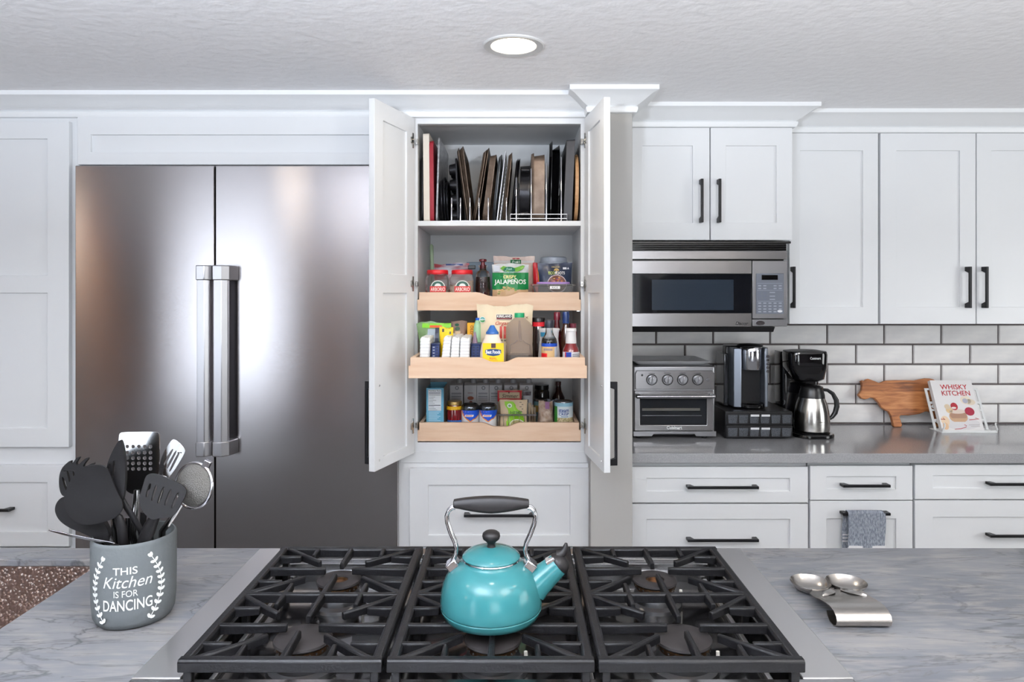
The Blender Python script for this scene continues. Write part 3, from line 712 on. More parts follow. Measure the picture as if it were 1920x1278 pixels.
# ================================================================== spoon rest
mat('brushed_dish', (176, 172, 168), .26, 1.0, bump=(60, .02))
def px_island(px, py): y = Yc(py); return X(px, y), y
sr = thing('spoon_rest', 'double stainless steel spoon rest with a curled handle on the stone right of the cooktop', 'spoon rest', (.60, 1.27, IZ))
for cx_, s in ((.567, -1), (.636, 1)):
    mb = MB().lathe([(.001, .0015), (.016, .002), (.027, .0065), (.0340, .0150), (.0370, .0185), (.0372, .0176), (.0345, .0135), (.0275, .0050), (.0165, .0004), (.001, .0002)], (cx_, 1.352, IZ), 40, cap0=False, cap1=False)
    mb.v = [(min(p[0], .6012) if s < 0 else max(p[0], .6018), p[1], p[2]) for p in mb.v]
    obj('dish', mb, 'brushed_dish', sr, smooth=50)
path = [(1.322, .0155, .040), (1.312, .0168, .047), (1.296, .0190, .052), (1.280, .0200, .052), (1.262, .0240, .050), (1.240, .0275, .048), (1.224, .0285, .0475), (1.210, .0265, .047), (1.200, .0205, .047), (1.197, .0130, .047), (1.200, .0055, .047), (1.209, .0010, .047), (1.224, .0012, .047), (1.236, .007, .046), (1.239, .014, .046)]
cxh = .594; rings = []
for i, (y_, z_, hw) in enumerate(path):
    a = Vector(path[max(i - 1, 0)][:2]); b = Vector(path[min(i + 1, len(path) - 1)][:2]); t_ = (b - a).normalized(); n_ = Vector((-t_[1], t_[0])) * .0008
    cxx = cxh + (.006 if i < 2 else 0)
    rings.append([(cxx - hw, y_ + n_[0], IZ + z_ + n_[1]), (cxx + hw, y_ + n_[0], IZ + z_ + n_[1]), (cxx + hw, y_ - n_[0], IZ + z_ - n_[1]), (cxx - hw, y_ - n_[0], IZ + z_ - n_[1])])
obj('curled_handle', MB().loft(rings), 'brushed_dish', sr, smooth=40)
for s in (-1, 1):
    lf = []
    for k in range(9):
        a = k / 8; w_ = .0095 * math.sin(PI * min(1, a * 1.05)) + .0006
        c = Vector((.600 + s * (.006 + .034 * a), 1.312 - .030 * a, IZ + .019 + .003 * math.sin(a * PI)))
        d_ = Vector((s * .66, -.75, 0)).normalized(); p_ = Vector((d_.y, -d_.x, 0)) * w_
        lf.append([c - p_, c + Vector((0, 0, .0035)), c + p_, c - Vector((0, 0, .002))])
    obj('leaf', MB().loft(lf), 'brushed_dish', sr, smooth=60)

# ================================================================== utensil crock
mat('concrete', (90, 94, 95), .85, spec=.3, noise=(9, (82, 86, 88), .3), bump=(120, .12))
mat('white_print', (236, 240, 240), .6)
KC = (-.676, 1.250, IZ); KR = .068
cr = thing('utensil_crock', 'round grey stoneware utensil crock with white lettering and wreath left of the cooktop', 'crock', KC)
obj('body', MB().lathe([(.002, .0), (.052, .0), (.0600, .0025), (.0650, .012), (.0672, .035), (.0680, .08), (.0680, .141), (.0672, .1455), (.0655, .1472), (.0635, .1465), (.0625, .143), (.0620, .02), (.056, .012), (.002, .012)], KC, 56), 'concrete', cr, smooth=50)
d0 = Vector((.473, -.881, 0)); pp = Vector((.881, .473, 0))
def on_crock(s, z, off=.0005, th0=R(-11)):
    a = s / KR + th0; rr = KR + off - (max(0, .035 - z) ** 2) * .65
    q = d0 * math.cos(a) * rr + pp * math.sin(a) * rr
    return (KC[0] + q.x, KC[1] + q.y, KC[2] + z)
for body, w_, h_, z_, sh, bd_, ds in (('THIS', .0380, .0125, .1040, 0, .012, -.001), ('Kitchen', .0780, .0190, .0850, .30, .0, .002), ('IS FOR', .0370, .0110, .0655, 0, .0, .0), ('DANCING', .0780, .0185, .0462, 0, .012, .002)):
    mb = text_mb(body, w_, h_, sh, bd_, 4)
    obj('lettering', wrap(mb, lambda p: on_crock(p[0] + ds, p[2] + z_)), 'white_print', cr)
for s in (-1, 1):
    mb = MB(); n = 20; path = []
    for k in range(n + 1):
        a = k / n; z = .121 - .104 * a; bow = math.sin(PI * (.12 + .80 * a)); path.append((s * (.030 + .0275 * bow), z))
    def ribbon(pts, wd):
        rings = []
        for i, p in enumerate(pts):
            a = Vector(pts[max(i - 1, 0)]); b = Vector(pts[min(i + 1, len(pts) - 1)]); t_ = (b - a).normalized(); n_ = Vector((-t_.y, t_.x)) * wd
            rings.append([on_crock(p[0] - n_.x, p[1] - n_.y), on_crock(p[0] + n_.x, p[1] + n_.y), on_crock(p[0] + n_.x, p[1] + n_.y, .0002), on_crock(p[0] - n_.x, p[1] - n_.y, .0002)])
        mb.loft(rings)
    ribbon(path, .0006)
    for k in range(0, n + 1, 2):
        p = Vector(path[k]); t_ = (Vector(path[max(k - 1, 0)]) - Vector(path[min(k + 1, n)])).normalized()
        for sd in (-1, 1):
            n_ = Vector((-t_.y, t_.x)) * sd; ax_ = (t_ * .62 + n_ * .78).normalized(); sdv = Vector((-ax_.y, ax_.x))
            L_, W_ = .0088, .0026
            if k == 0: ax_ = (t_ * .95 + n_ * .3).normalized(); sdv = Vector((-ax_.y, ax_.x))
            pts = [p + ax_ * (L_ * (.5 - .5 * math.cos(PI * i / 5))) + sdv * (W_ * math.sin(PI * i / 5)) for i in range(6)] + [p + ax_ * (L_ * (.5 - .5 * math.cos(PI * i / 5))) - sdv * (W_ * math.sin(PI * i / 5)) for i in range(4, 0, -1)]
            v = [on_crock(q.x, q.y) for q in pts]
            mb.add(v, [tuple(range(len(v)))])
    obj('wreath', mb, 'white_print', cr, label='white leafy sprig printed on the crock')

# ------------------------------------------------------------------ utensils standing in the crock
mat('nylon_black', (15, 14, 15), .45, spec=.3, bump=(90, .04))
mat('utensil_steel', (190, 190, 190), .18, 1.0, noise=(14, (170, 170, 172), .3), bump=(8, .05))
mat('mesh_steel', (104, 102, 98), .45, .7, bump=(500, .5))
def up(cx_, cy_, Y): px, py = 80 + cx_ / 3.117, 790 + cy_ / 3.117; return Vector((X(px, Y), Y, Z(py, Y)))
def cut_plate(outer, holes, Y, th, lean=0.0, bulge=0.0):
    """flat blade with real openings: outline and holes traced in the crock view, at depth Y"""
    cu = bpy.data.curves.new('o', 'CURVE'); cu.dimensions = '2D'; cu.fill_mode = 'BOTH'; cu.extrude = th / 2
    allp = [[up(*p, Y) for p in outer]] + [[up(*p, Y) for p in h] for h in holes]
    c = sum(allp[0], Vector()) / len(allp[0])
    for pl in allp:
        s = cu.splines.new('POLY'); s.points.add(len(pl) - 1); s.use_cyclic_u = True
        for q, p in zip(s.points, pl): q.co = (p.x - c.x, p.z - c.z, 0, 1)
    o = bpy.data.objects.new('o', cu); C.objects.link(o); me = bpy.data.meshes.new_from_object(o)
    mb = MB().add([(v.co.x + c.x, Y - v.co.z + lean * v.co.y + bulge * (v.co.x ** 2 + v.co.y ** 2), v.co.y + c.z) for v in me.vertices], [tuple(p.vertices) for p in me.polygons])
    C.objects.unlink(o); bpy.data.objects.remove(o); bpy.data.curves.remove(cu); bpy.data.meshes.remove(me)
    return mb
def smoothed(pts, n=2):
    for _ in range(n):
        out = []
        for i in range(len(pts)):
            a, b = pts[i], pts[(i + 1) % len(pts)]
            out += [(a[0] * .75 + b[0] * .25, a[1] * .75 + b[1] * .25), (a[0] * .25 + b[0] * .75, a[1] * .25 + b[1] * .75)]
        pts = out
    return pts
def slot(x0, y0, x1, y1, w_):
    d = Vector((x1 - x0, y1 - y0)).normalized(); n_ = Vector((-d.y, d.x)) * w_
    return smoothed([(x0 - n_.x, y0 - n_.y), (x0 + n_.x, y0 + n_.y), (x1 + n_.x, y1 + n_.y), (x1 - n_.x, y1 - n_.y)], 2)
def utensil(name, label, m, outer, holes, Y, th, stem, radii, foot, head='blade', stem_m=None, flatk=.6, lean=0.0, bulge=0.0, bevel=.0008):
    foot = Vector(foot)
    t = thing(name, label, 'utensil', foot, 'cooking utensils in the crock')
    obj(head, cut_plate(smoothed(outer, 2), holes, Y, th, lean, bulge), m, t, bevel=bevel, seg=2)
    pts = [up(a, b, yy) for a, b, yy in stem] + [foot]
    obj('handle', MB().tube(pts, radii, 10, flatk=flatk, up=(0, 1, 0)), stem_m or m, t, smooth=60)
    return t
fz = IZ + .0155
utensil('solid_turner', 'broad solid black nylon turner with a rounded blade', 'nylon_black',
        [(145, 395), (178, 325), (218, 284), (275, 254), (335, 246), (378, 258), (402, 300), (425, 375), (455, 435), (476, 475), (474, 515), (440, 552), (395, 574), (335, 592), (268, 602), (210, 588), (168, 552), (142, 495), (134, 440)], [], 1.205, .003,
        [(400, 520, 1.207), (445, 560, 1.209), (462, 620, 1.211), (470, 700, 1.214), (476, 770, 1.218)], [.004, .007, .0085, .0085, .008, .006], (KC[0] - .012, 1.235, fz), bulge=-1.2)
utensil('slotted_spoon', 'narrow black slotted spoon turned edge-on, tallest of the black utensils', 'nylon_black',
        [(466, 98), (440, 128), (405, 190), (382, 250), (375, 310), (390, 370), (420, 430), (452, 464), (476, 466), (486, 420), (491, 300), (487, 200), (478, 120)],
        [slot(424, 225, 416, 330, 6), slot(397, 245, 399, 340, 4)], 1.215, .006,
        [(460, 440, 1.216), (490, 500, 1.218), (530, 560, 1.222), (575, 640, 1.226)], [.004, .0055, .0055, .0055, .005], (KC[0] + .028, 1.262, fz), bulge=-1.5)
utensil('slotted_turner', 'black nylon turner with five slots leaning to the right', 'nylon_black',
        [(588, 325), (612, 310), (665, 316), (805, 370), (840, 400), (836, 432), (792, 530), (760, 552), (700, 552), (660, 566), (612, 535), (575, 485), (566, 440), (578, 385)],
        [slot(622, 365, 608, 442, 8), slot(660, 372, 642, 460, 8), slot(704, 384, 680, 474, 8), slot(748, 396, 722, 486, 8), slot(792, 416, 764, 500, 8)], 1.20, .0035,
        [(690, 500, 1.203), (655, 560, 1.205), (630, 610, 1.207), (600, 680, 1.211), (575, 740, 1.216)], [.004, .009, .0115, .0115, .010, .007], (KC[0] + .006, 1.250, fz), lean=.25)
hs = [smoothed([(x_ - 10, y_ - 10), (x_ + 10, y_ - 10), (x_ + 10, y_ + 10), (x_ - 10, y_ + 10)], 2) for x_ in (496, 530, 564, 598, 632) for y_ in (145, 180, 212, 243, 275)]
utensil('perforated_turner', 'polished steel turner with rows of round holes, highest in the crock', 'utensil_steel',
        [(446, 90), (452, 66), (475, 60), (655, 58), (680, 64), (685, 90), (684, 250), (672, 340), (600, 425), (500, 425), (450, 335), (444, 200)], hs, 1.275, .002,
        [(548, 400, 1.273), (545, 460, 1.272), (535, 560, 1.270), (525, 660, 1.268)], [.005, .006, .0065, .0065, .006], (KC[0] + .012, 1.278, fz), bevel=.0005)
utensil('slotted_serving_turner', 'steel turner with long slots tilted to the right behind the others', 'utensil_steel',
        [(748, 112), (768, 100), (795, 116), (834, 158), (832, 190), (745, 325), (706, 342), (678, 315), (686, 240), (702, 190)],
        [slot(762, 160, 712, 250, 6), slot(782, 170, 726, 275, 6), slot(800, 180, 742, 292, 6)], 1.285, .002,
        [(712, 320, 1.284), (690, 400, 1.283), (660, 500, 1.281), (620, 600, 1.279)], [.004, .006, .0065, .0065, .006], (KC[0] + .018, 1.292, fz), bevel=.0005)
utensil('black_ladle', 'black nylon ladle low at the left of the crock', 'nylon_black',
        [(132, 432), (102, 452), (82, 488), (82, 530), (110, 578), (168, 618), (248, 648), (330, 690), (400, 722), (398, 650), (372, 585), (300, 500), (200, 440)], [], 1.232, .010,
        [(330, 640, 1.232), (380, 690, 1.232), (420, 740, 1.232)], [.008, .009, .008, .006], (KC[0] - .03, 1.240, fz), head='bowl', bevel=.003)
utensil('pasta_fork', 'black pasta fork with curled prongs at the upper left', 'nylon_black',
        [(112, 425), (100, 370), (102, 310), (118, 268), (142, 244), (164, 226), (172, 230), (168, 242), (184, 238), (198, 214), (216, 202), (221, 210), (203, 232), (200, 250), (216, 250), (246, 220), (266, 207), (272, 216), (248, 245), (240, 262), (262, 258), (300, 237), (307, 246), (272, 276), (242, 302), (232, 400), (142, 440)],
        [slot(122, 322, 146, 400, 7), slot(150, 285, 168, 360, 6), slot(184, 288, 200, 345, 6)], 1.262, .006,
        [(170, 420, 1.262), (250, 520, 1.260), (330, 620, 1.256)], [.006, .0065, .0065, .006], (KC[0] - .02, 1.268, fz), head='fork_head')
# round fine strainer
t = thing('round_strainer', 'round steel strainer with a wire rim and clip at the right of the crock', 'utensil', (KC[0] + .034, 1.262, fz), 'cooking utensils in the crock')
c = up(884, 372, 1.245); c2 = up(1012, 372, 1.245); rr = (c2 - c).length
def tilt(mb, c, rx, rz): return mb.xf(Matrix.Translation(c) @ Matrix.Rotation(rz, 4, 'Z') @ Matrix.Rotation(rx, 4, 'X'))
obj('rim', tilt(MB().tube([(rr * math.cos(2 * PI * k / 40), rr * math.sin(2 * PI * k / 40), 0) for k in range(40)], .0032, 10, closed=True), c, R(82), R(-18)), 'chrome', t, smooth=60)
obj('mesh_bowl', tilt(MB().lathe([(rr * .96, .001), (rr * .9, .004), (rr * .6, .010), (.0005, .012), (.0005, .011), (rr * .6, .009), (rr * .9, .003), (rr * .96, .0)], (0, 0, 0), 40, cap0=False, cap1=False), c, R(82), R(-18)), 'mesh_steel', t, smooth=60)
p = up(962, 246, 1.245)
obj('clip', MB().box(p.x - .006, p.x + .006, 1.240, 1.250, p.z - .008, p.z + .006).xf(Matrix.Translation(p) @ Matrix.Rotation(R(28), 4, 'Y') @ Matrix.Translation(-p)), 'chrome', t, bevel=.001)
obj('handle', MB().tube([up(812, 480, 1.246), up(770, 540, 1.249), up(700, 640, 1.253), Vector((KC[0] + .034, 1.262, fz))], [.004, .0055, .006, .005], 10, flatk=.6, up=(0, 1, 0)), 'utensil_steel', t, smooth=60)
# palette knife resting on the rim
t = thing('palette_knife', 'thin steel spreader knife pointing out over the left rim of the crock', 'utensil', (KC[0] - .02, 1.235, fz), 'cooking utensils in the crock')
obj('blade', cut_plate(smoothed([(36, 626), (70, 630), (180, 658), (320, 690), (418, 712), (412, 724), (300, 702), (160, 672), (60, 640)], 1), [], 1.192, .0022, lean=-.3), 'utensil_steel', t, bevel=.0004)
obj('handle', MB().tube([up(405, 716, 1.195), up(430, 735, 1.201), Vector((KC[0] - .004, 1.22, IZ + .09)), Vector((KC[0] - .02, 1.235, fz))], [.004, .006, .007, .006], 10), 'nylon_black', t, smooth=60)
# three plain steel handles among them
for k, (a, b, dx, m_, lb) in enumerate((((415, 560), (425, 720), -.02, 'utensil_steel', 'flat steel spoon handle standing behind the broad black turner'), ((498, 560), (492, 720), -.002, 'chrome', 'polished steel handle standing in the middle of the crock'), ((590, 530), (580, 700), .02, 'nylon_black', 'thin black handle standing behind the slotted black turner'))):
    foot = Vector((KC[0] + dx, 1.29, fz))
    t = thing('spoon', lb, 'utensil', foot, 'cooking utensils in the crock')
    obj('handle', MB().tube([up(a[0], a[1], 1.262), up(b[0], b[1], 1.264), foot], [.006, .0055, .004], 10, flatk=.5, up=(0, 1, 0)), m_, t, smooth=60)
    obj('bowl', MB().lathe([(.002, -.0025), (.010, -.0015), (.012, 0), (.010, .002), (.002, .003)], (0, 0, 0), 16).xf(Matrix.Translation(foot)), m_, t, smooth=60)

# ================================================================== towel on the drawer handle
mat('denim_cloth', (112, 118, 130), .95, noise=(90, (160, 166, 176), .12), bump=(300, .5), stretch=(2.5, 1, 1))
mat('cloth_white', (226, 226, 228), .95, bump=(300, .3))
hy = BY - .030 + .0042; hz = zb(959)
x0, x1 = X(1588, hy), X(1657, hy); zb0 = Z(1024, hy)
def sheet(x0, x1, off, zt, zl, y, th, nx=14, nz=14, amp=.004):
    """hanging cloth face with soft folds"""
    def g(i, j, s):
        a, b_ = i / nx, j / nz
        yy = y + amp * math.sin(a * 9 + off) * b_ + s * th / 2
        return (x0 + (x1 - x0) * a + .002 * math.sin(b_ * 5 + off), yy, zt + (zl - zt) * b_)
    mb = MB(); rings = []
    for j in range(nz + 1):
        rings.append([g(i, j, -1) for i in range(nx + 1)] + [g(i, j, 1) for i in range(nx, -1, -1)])
    return mb.loft(rings)
t = thing('dish_towel', 'folded blue grey dish towel hanging over a drawer handle', 'towel', ((x0 + x1) / 2, hy, hz - .13))
obj('front_fall', sheet(x0, x1, 0, hz + .005, zb0, hy - .0105, .003), 'denim_cloth', t, smooth=60)
obj('back_fall', sheet(x0 - .010, x1 - .012, 1.2, hz + .004, zb0 - .01, hy + .0125, .0025, amp=.002), 'denim_cloth', t, smooth=60)
arc = [(hy - .0105 + .0115 * (1 - math.cos(PI * k / 8)), hz + .0045 + .006 * math.sin(PI * k / 8)) for k in range(9)]
rings = [[(xx, y_, z_) for xx in (x0, x1 - .006)] + [(xx, y_, z_ + .0025) for xx in (x1 - .006, x0)] for y_, z_ in arc]
obj('fold', MB().loft(rings), 'denim_cloth', t, smooth=70)
obj('hem', sheet(x0 - .0005, x1 + .0005, 0, zb0 + .006, zb0 - .002, hy - .0115, .004, amp=0).xf(Matrix.Identity(4)), 'cloth_white', t, smooth=60)
for k in range(3):
    zz = Z(1004 + k * 6, hy)
    obj('stripe', MB().box(x0 - .0105, x0 + .012, hy + .0105, hy + .0112, zz - .0022, zz + .0022), 'cloth_white', t)
# ================================================================== microwave
mat('oven_glass', (9, 12, 18), .04, coat=.6)
mat('panel_grey', (98, 103, 114), .4)
mat('key_grey', (142, 148, 158), .4)
MY = 2.575; mx = lambda p: X(p, MY); mzz = lambda p: Z(p, MY)
mw0 = MCX0 + .003
t = thing('microwave', 'stainless steel over-counter microwave with dark glass door and keypad', 'microwave', ((mw0 + mx(1475)) / 2, MY, mzz(623)))
obj('body', MB().box(mw0, mx(1474), MY + .022, WY - .02, mzz(611), mzz(455.5)), 'black_plastic', t, bevel=.002)
g = obj('vent_grille', MB().box(mw0, mx(1475), MY + .004, MY + .021, mzz(469.5), mzz(455.5)), 'black_plastic', t)
obj('vent_lip', MB().box(mw0, mx(1482), MY - .006, MY + .02, mzz(456.5), mzz(452.3)), 'black_plastic', t, bevel=.001)
for k in range(3):
    z_ = mzz(460 + k * 3.6); obj('slat', MB().box(mw0 + .002, mx(1474), MY - .002, MY + .0039, z_ - .0022, z_ + .0012), 'black_gloss', g)
obj('upper_strip', MB().box(mw0, mx(1475.5), MY - .004, MY + .021, mzz(486), mzz(470)), 'steel_appliance', t, bevel=.0015)
dx1 = mx(1408.5)
d = obj('door', MB().box(mw0, dx1, MY + .004, MY + .021, mzz(612), mzz(488)), 'black_plastic', t)
obj('door_rail', MB().box(mw0, dx1, MY - .004, MY + .0039, mzz(513), mzz(488.5)), 'steel_appliance', d, bevel=.0012, label='steel strip above the glass')
obj('door_rail', MB().box(mw0, dx1, MY - .004, MY + .0039, mzz(612), mzz(587)), 'steel_appliance', d, bevel=.0012, label='steel strip below the glass')
obj('door_glass', MB().box(mw0, dx1, MY - .003, MY + .0039, mzz(586.6), mzz(513.4)), 'oven_glass', d, bevel=.0008)
obj('window_screen', MB().box(mx(1222), mx(1375), MY - .0034, MY - .003, mzz(581), mzz(524)), flat((38, 46, 56), .12), d)
textp('Dacor', 1379, 1403, 603, 609, MY - .0042, flat((30, 30, 32), .3), d, shear=.25, bold=.02)
cp = obj('control_panel', MB().box(mx(1410), mx(1475.5), MY - .004, MY + .021, mzz(597.3), mzz(488.5)), 'steel_plain', t, bevel=.002)
kp = obj('keypad', MB().box(mx(1416.5), mx(1468.5), MY - .0062, MY - .004, mzz(588), mzz(512.5)), 'panel_grey', cp, bevel=.002)
obj('display', MB().box(mx(1427), mx(1457), MY - .0070, MY - .0062, mzz(524.5), mzz(515.5)), 'black_gloss', kp)
for r_ in range(3):
    for c_ in range(2):
        obj('button', disc_y(mx(1423 + 10 * c_), MY - .0062, mzz(549 + 5.6 * r_), .0072, .0034, .0012, 16), flat((96, 102, 116), .4), kp)
for r_, yy in enumerate((535.5, 540.5, 568, 573.5, 579, 584)):
    for c_ in range(5):
        if r_ < 2 and c_ == 2: continue
        obj('key_mark', MB().box(mx(1420.5 + 9.6 * c_), mx(1426 + 9.6 * c_), MY - .0066, MY - .0062, mzz(yy + 1.1), mzz(yy - 1.1)), 'key_grey', kp)
for yy in (531, 544, 564.5): obj('divider', MB().box(mx(1419), mx(1466), MY - .0065, MY - .0062, mzz(yy + .3), mzz(yy - .3)), 'key_grey', kp)
for yy in (548, 555, 561): obj('key_mark', MB().box(mx(1442), mx(1452), MY - .0066, MY - .0062, mzz(yy + .9), mzz(yy - .9)), 'key_grey', kp); 
obj('start_key', disc_y(mx(1461), MY - .0062, mzz(583), .009, .0045, .0014, 18), flat((214, 216, 220), .3), kp)
op = obj('release_panel', MB().box(mx(1410), mx(1475.5), MY - .004, MY + .021, mzz(611.5), mzz(598.3)), 'steel_plain', t, bevel=.0015)
obj('release_button', disc_y(mx(1424.5), MY - .004, mzz(605), .017, .0092, .0025, 28), 'chrome', op, bevel=.001)
obj('underside_vent', MB().prism([(MY + .012, mzz(612.4)), (MY + .03, mzz(623)), (MY + .30, mzz(623)), (MY + .30, mzz(612.4))], 'x', mw0, mx(1456)), 'black_plastic', t, bevel=.002)

# ================================================================== toaster oven
OY = 2.715; ox = lambda p: X(p, OY); oz = lambda p: Z(p, OY)
mat('oven_dark', (22, 24, 27), .25)
t = thing('toaster_oven', 'stainless steel countertop toaster oven with four dial knobs and glass door', 'toaster oven', (ox(1264.5), OY, CTZ))
ol, orr = ox(1187.5), ox(1342.5)
obj('body', MB().box(ol, orr, OY + .012, OY + .26, oz(817), oz(686)), 'steel_plain', t, bevel=.008, seg=3)
pf = obj('control_fascia', MB().prism([(ol + .008, oz(730)), (orr - .006, oz(730)), (orr - .006, oz(700)), (orr - .014, oz(694.5)), (ol + .014, oz(694.5)), (ol + .008, oz(700))], 'y', OY, OY + .0119), 'steel_appliance', t, bevel=.0015)
for px in (1222, 1251.5, 1279.8, 1308):
    c = (ox(px), OY, oz(711.5)); r_ = S_ = 9.0 * OY / F
    obj('knob_ring', disc_y(c[0], OY, c[2], r_ * 1.18, r_ * 1.18, .0008, 30), 'black_plastic', pf)
    kn = obj('knob', disc_y(c[0], OY - .0008, c[2], r_, r_, .0030, 30), 'chrome', pf, bevel=.001)
    obj('knob_face', disc_y(c[0], OY - .0035, c[2], r_ * .78, r_ * .78, .012, 30), 'steel_plain', kn, bevel=.002)
    mb = MB().box(-.0026, .0026, -.0055, 0, -r_ * .74, r_ * .74).xf(Matrix.Translation((c[0], OY - .0155, c[2])) @ Matrix.Rotation(R(12), 4, 'Y'))
    obj('knob_grip', mb, 'chrome', kn, bevel=.0012)
    obj('dial_mark', MB().box(c[0] - .012, c[0] + .012, OY - .0004, OY, oz(699.3) - .0009, oz(699.3) + .0009), flat((60, 60, 64), .5), pf)
obj('indicator', disc_y(ox(1327), OY, oz(711.3), .0062, .0062, .003, 18), 'chrome', pf, bevel=.001)
obj('logo_mark', disc_y(ox(1204), OY, oz(703), .0038, .0038, .0005, 14), 'black_plastic', pf)
dr_ = thing_door = obj('door', MB().relief([ol + .004, ox(1200), ox(1325), orr - .010], [oz(807.5), oz(796.5), oz(747), oz(732.5)], [[0, 0, 0], [0, .006, 0], [0, 0, 0]], OY - .002, OY + .0119), 'steel_appliance', t, bevel=.002)
obj('door_glass', MB().box(ox(1200.3), ox(1324.7), OY + .0032, OY + .0039, oz(796.2), oz(747.3)), flat((14, 17, 22), .05, coat=.5), dr_)
for (yy, m_, th) in ((767.5, 'nickel', .010), (779, 'chrome', .0016)):
    obj('rack_bar', MB().box(ox(1204), ox(1313 if th > .005 else 1316), OY + .0022, OY + .0031, oz(yy) - th / 2, oz(yy) + th / 2), flat((74, 72, 68), .4) if th > .005 else m_, dr_, bevel=.0004)
hb = obj('door_handle', MB().tube([(ox(1192), OY - .03, oz(741)), (ox(1337), OY - .03, oz(741))], .0046, 16), 'chrome', dr_, smooth=60)
for px in (1195, 1334): obj('handle_post', MB().box(ox(px) - .008, ox(px) + .008, OY - .030, OY - .002, oz(741) - .008, oz(741) + .008), 'black_plastic' if px < 1250 else 'steel_plain', hb, bevel=.003)
textp('Cuisinart', 1250, 1279, 798, 804.5, OY - .0024, flat((232, 234, 236), .3), dr_, bold=.02)
obj('base_skirt', MB().prism([(ol, oz(808.3)), (orr, oz(808.3)), (orr, oz(817.5)), (ox(1305), oz(817.5)), (ox(1302), oz(813)), (ox(1226), oz(813)), (ox(1222), oz(817.5)), (ol, oz(817.5))], 'y', OY - .002, OY + .0118), 'steel_plain', t, bevel=.001)
for px in (1199, 1324):
    for yy in (OY + .03, OY + .22): obj('foot', MB().lathe([(.010, 0), (.012, .003), (.012, oz(815) - CTZ)], (ox(px), yy, CTZ), 16), 'black_plastic', t)
tt = solo('oven_tray', MB().loft([[(p[0] + ox(1262), p[1] + OY + .13, z_) for p in rrect(w_, d__, .012, 4)] for w_, d__, z_ in ((.250, .19, oz(686) + .0005), (.256, .20, oz(686) + .002), (.288, .235, oz(679)), (.292, .24, oz(677.5)), (.288, .236, oz(677.5)), (.252, .20, oz(685)), (.1, .1, oz(685)))]), flat((196, 197, 200), .45, metal=.3), 'shallow steel tray lying on top of the toaster oven', 'tray', (ox(1262), OY + .13, oz(686)), smooth=35)

# ================================================================== coffee pod drawers and pod machine
DYf = 2.712; dx = lambda p: X(p, DYf); dz = lambda p: Z(p, DYf)
mat('black_mesh', (34, 36, 40), .45, .3, noise=(700, (84, 88, 94), .08))
mat('smoke_plastic', (62, 66, 72), .3)
t = thing('pod_drawer_unit', 'black two-drawer coffee pod holder under the pod machine', 'pod holder', (dx(1423), DYf, CTZ))
d0x, d1x = dx(1361), dx(1487)
obj('body', MB().box(d0x, d1x, DYf + .008, DYf + .26, dz(821.5), dz(771.5)), 'black_plastic', t, bevel=.003)
for k, (ya, yb_) in enumerate(((796, 773.5), (820.5, 798))):
    dd = obj('drawer', MB().box(d0x + .002, d1x - .002, DYf, DYf + .0079, dz(ya), dz(yb_)), 'black_plastic', t, bevel=.0015)
    for c_ in range(6):
        px = 1366 + c_ * 20.2
        obj('mesh_window', MB().prism([(dx(px), dz(ya - 3)), (dx(px + 15), dz(ya - 3)), (dx(px + 17), dz(yb_ + 4)), (dx(px - 1), dz(yb_ + 4))], 'y', DYf - .0012, DYf), 'black_mesh', dd)
        if c_ in (2, 3): obj('pod_rim', MB().box(dx(px + 1), dx(px + 17), DYf - .0022, DYf - .0012, dz(yb_ + 7), dz(yb_ + 3.2)), flat((205, 206, 208), .35), dd, bevel=.0005)
        elif c_ in (1, 4): obj('pod_rim', MB().box(dx(px), dx(px + 16), DYf - .0022, DYf - .0012, dz(yb_ + 7.5), dz(yb_ + 6.5)), 'smoke_plastic', dd)
for px in (1366, 1480): obj('foot', MB().lathe([(.008, 0), (.008, dz(821.4) - CTZ)], (dx(px), DYf + .03, CTZ), 12), 'black_plastic', t)
PZ = dz(771.5) + .0002; PY = 2.765; qx = lambda p: X(p, PY); qz = lambda p: Z(p, PY)
t = thing('pod_coffee_machine', 'chrome and black single-cup coffee machine on the pod holder', 'coffee machine', (qx(1411), PY + .08, PZ))
obj('rear_body', MB().prism([(qx(1372), PY + .08), (qx(1446), PY + .08), (qx(1444), PY + .18), (qx(1380), PY + .18)], 'z', PZ + .002, qz(651)), 'black_plastic', t, bevel=.006, seg=3)
obj('reservoir', MB().box(qx(1366), qx(1374), PY + .06, PY + .17, PZ + .004, qz(664)), flat((28, 30, 34), .15, coat=.4), t, bevel=.004)
obj('left_column', MB().prism([(qx(1377), PY + .08), (qx(1378), PY + .018), (qx(1391), PY + .004), (qx(1393), PY + .03), (qx(1393), PY + .08)], 'z', PZ + .006, qz(653)), flat((150, 156, 166), .3, metal=.8), t, bevel=.003)
rc = obj('right_column', MB().prism([(qx(1435), PY + .08), (qx(1435), PY + .006), (qx(1441), PY + .008), (qx(1445), PY + .03), (qx(1445), PY + .08)], 'z', PZ + .008, qz(652)), flat((120, 126, 136), .3, metal=.7), t, bevel=.003)
for k in range(5): obj('button', MB().tube([(qx(1440.2), PY + .006, qz(668 + k * 7)), (qx(1440.2), PY + .001, qz(668 + k * 7))], .0055, 14), 'chrome', rc)
hd = obj('brew_head', MB().lathe([(.0420, 0), (.0435, .004), (.0435, .060), (.0445, .0605), (.0445, .0625), (.0435, .063), (.0435, .086), (.041, .090), (.002, .091)], (qx(1415.5), PY + .046, qz(694)), 36), 'chrome', t, smooth=35)
obj('head_cap', MB().lathe([(.046, 0), (.047, .004), (.040, .010), (.002, .013)], (qx(1415), PY + .06, qz(651)), 32, sx=1.1), 'black_plastic', t, smooth=40)
text('Cuisinart', .036, .009, (qx(1418), PY + .0012, qz(660)), flat((60, 62, 66), .3), hd)
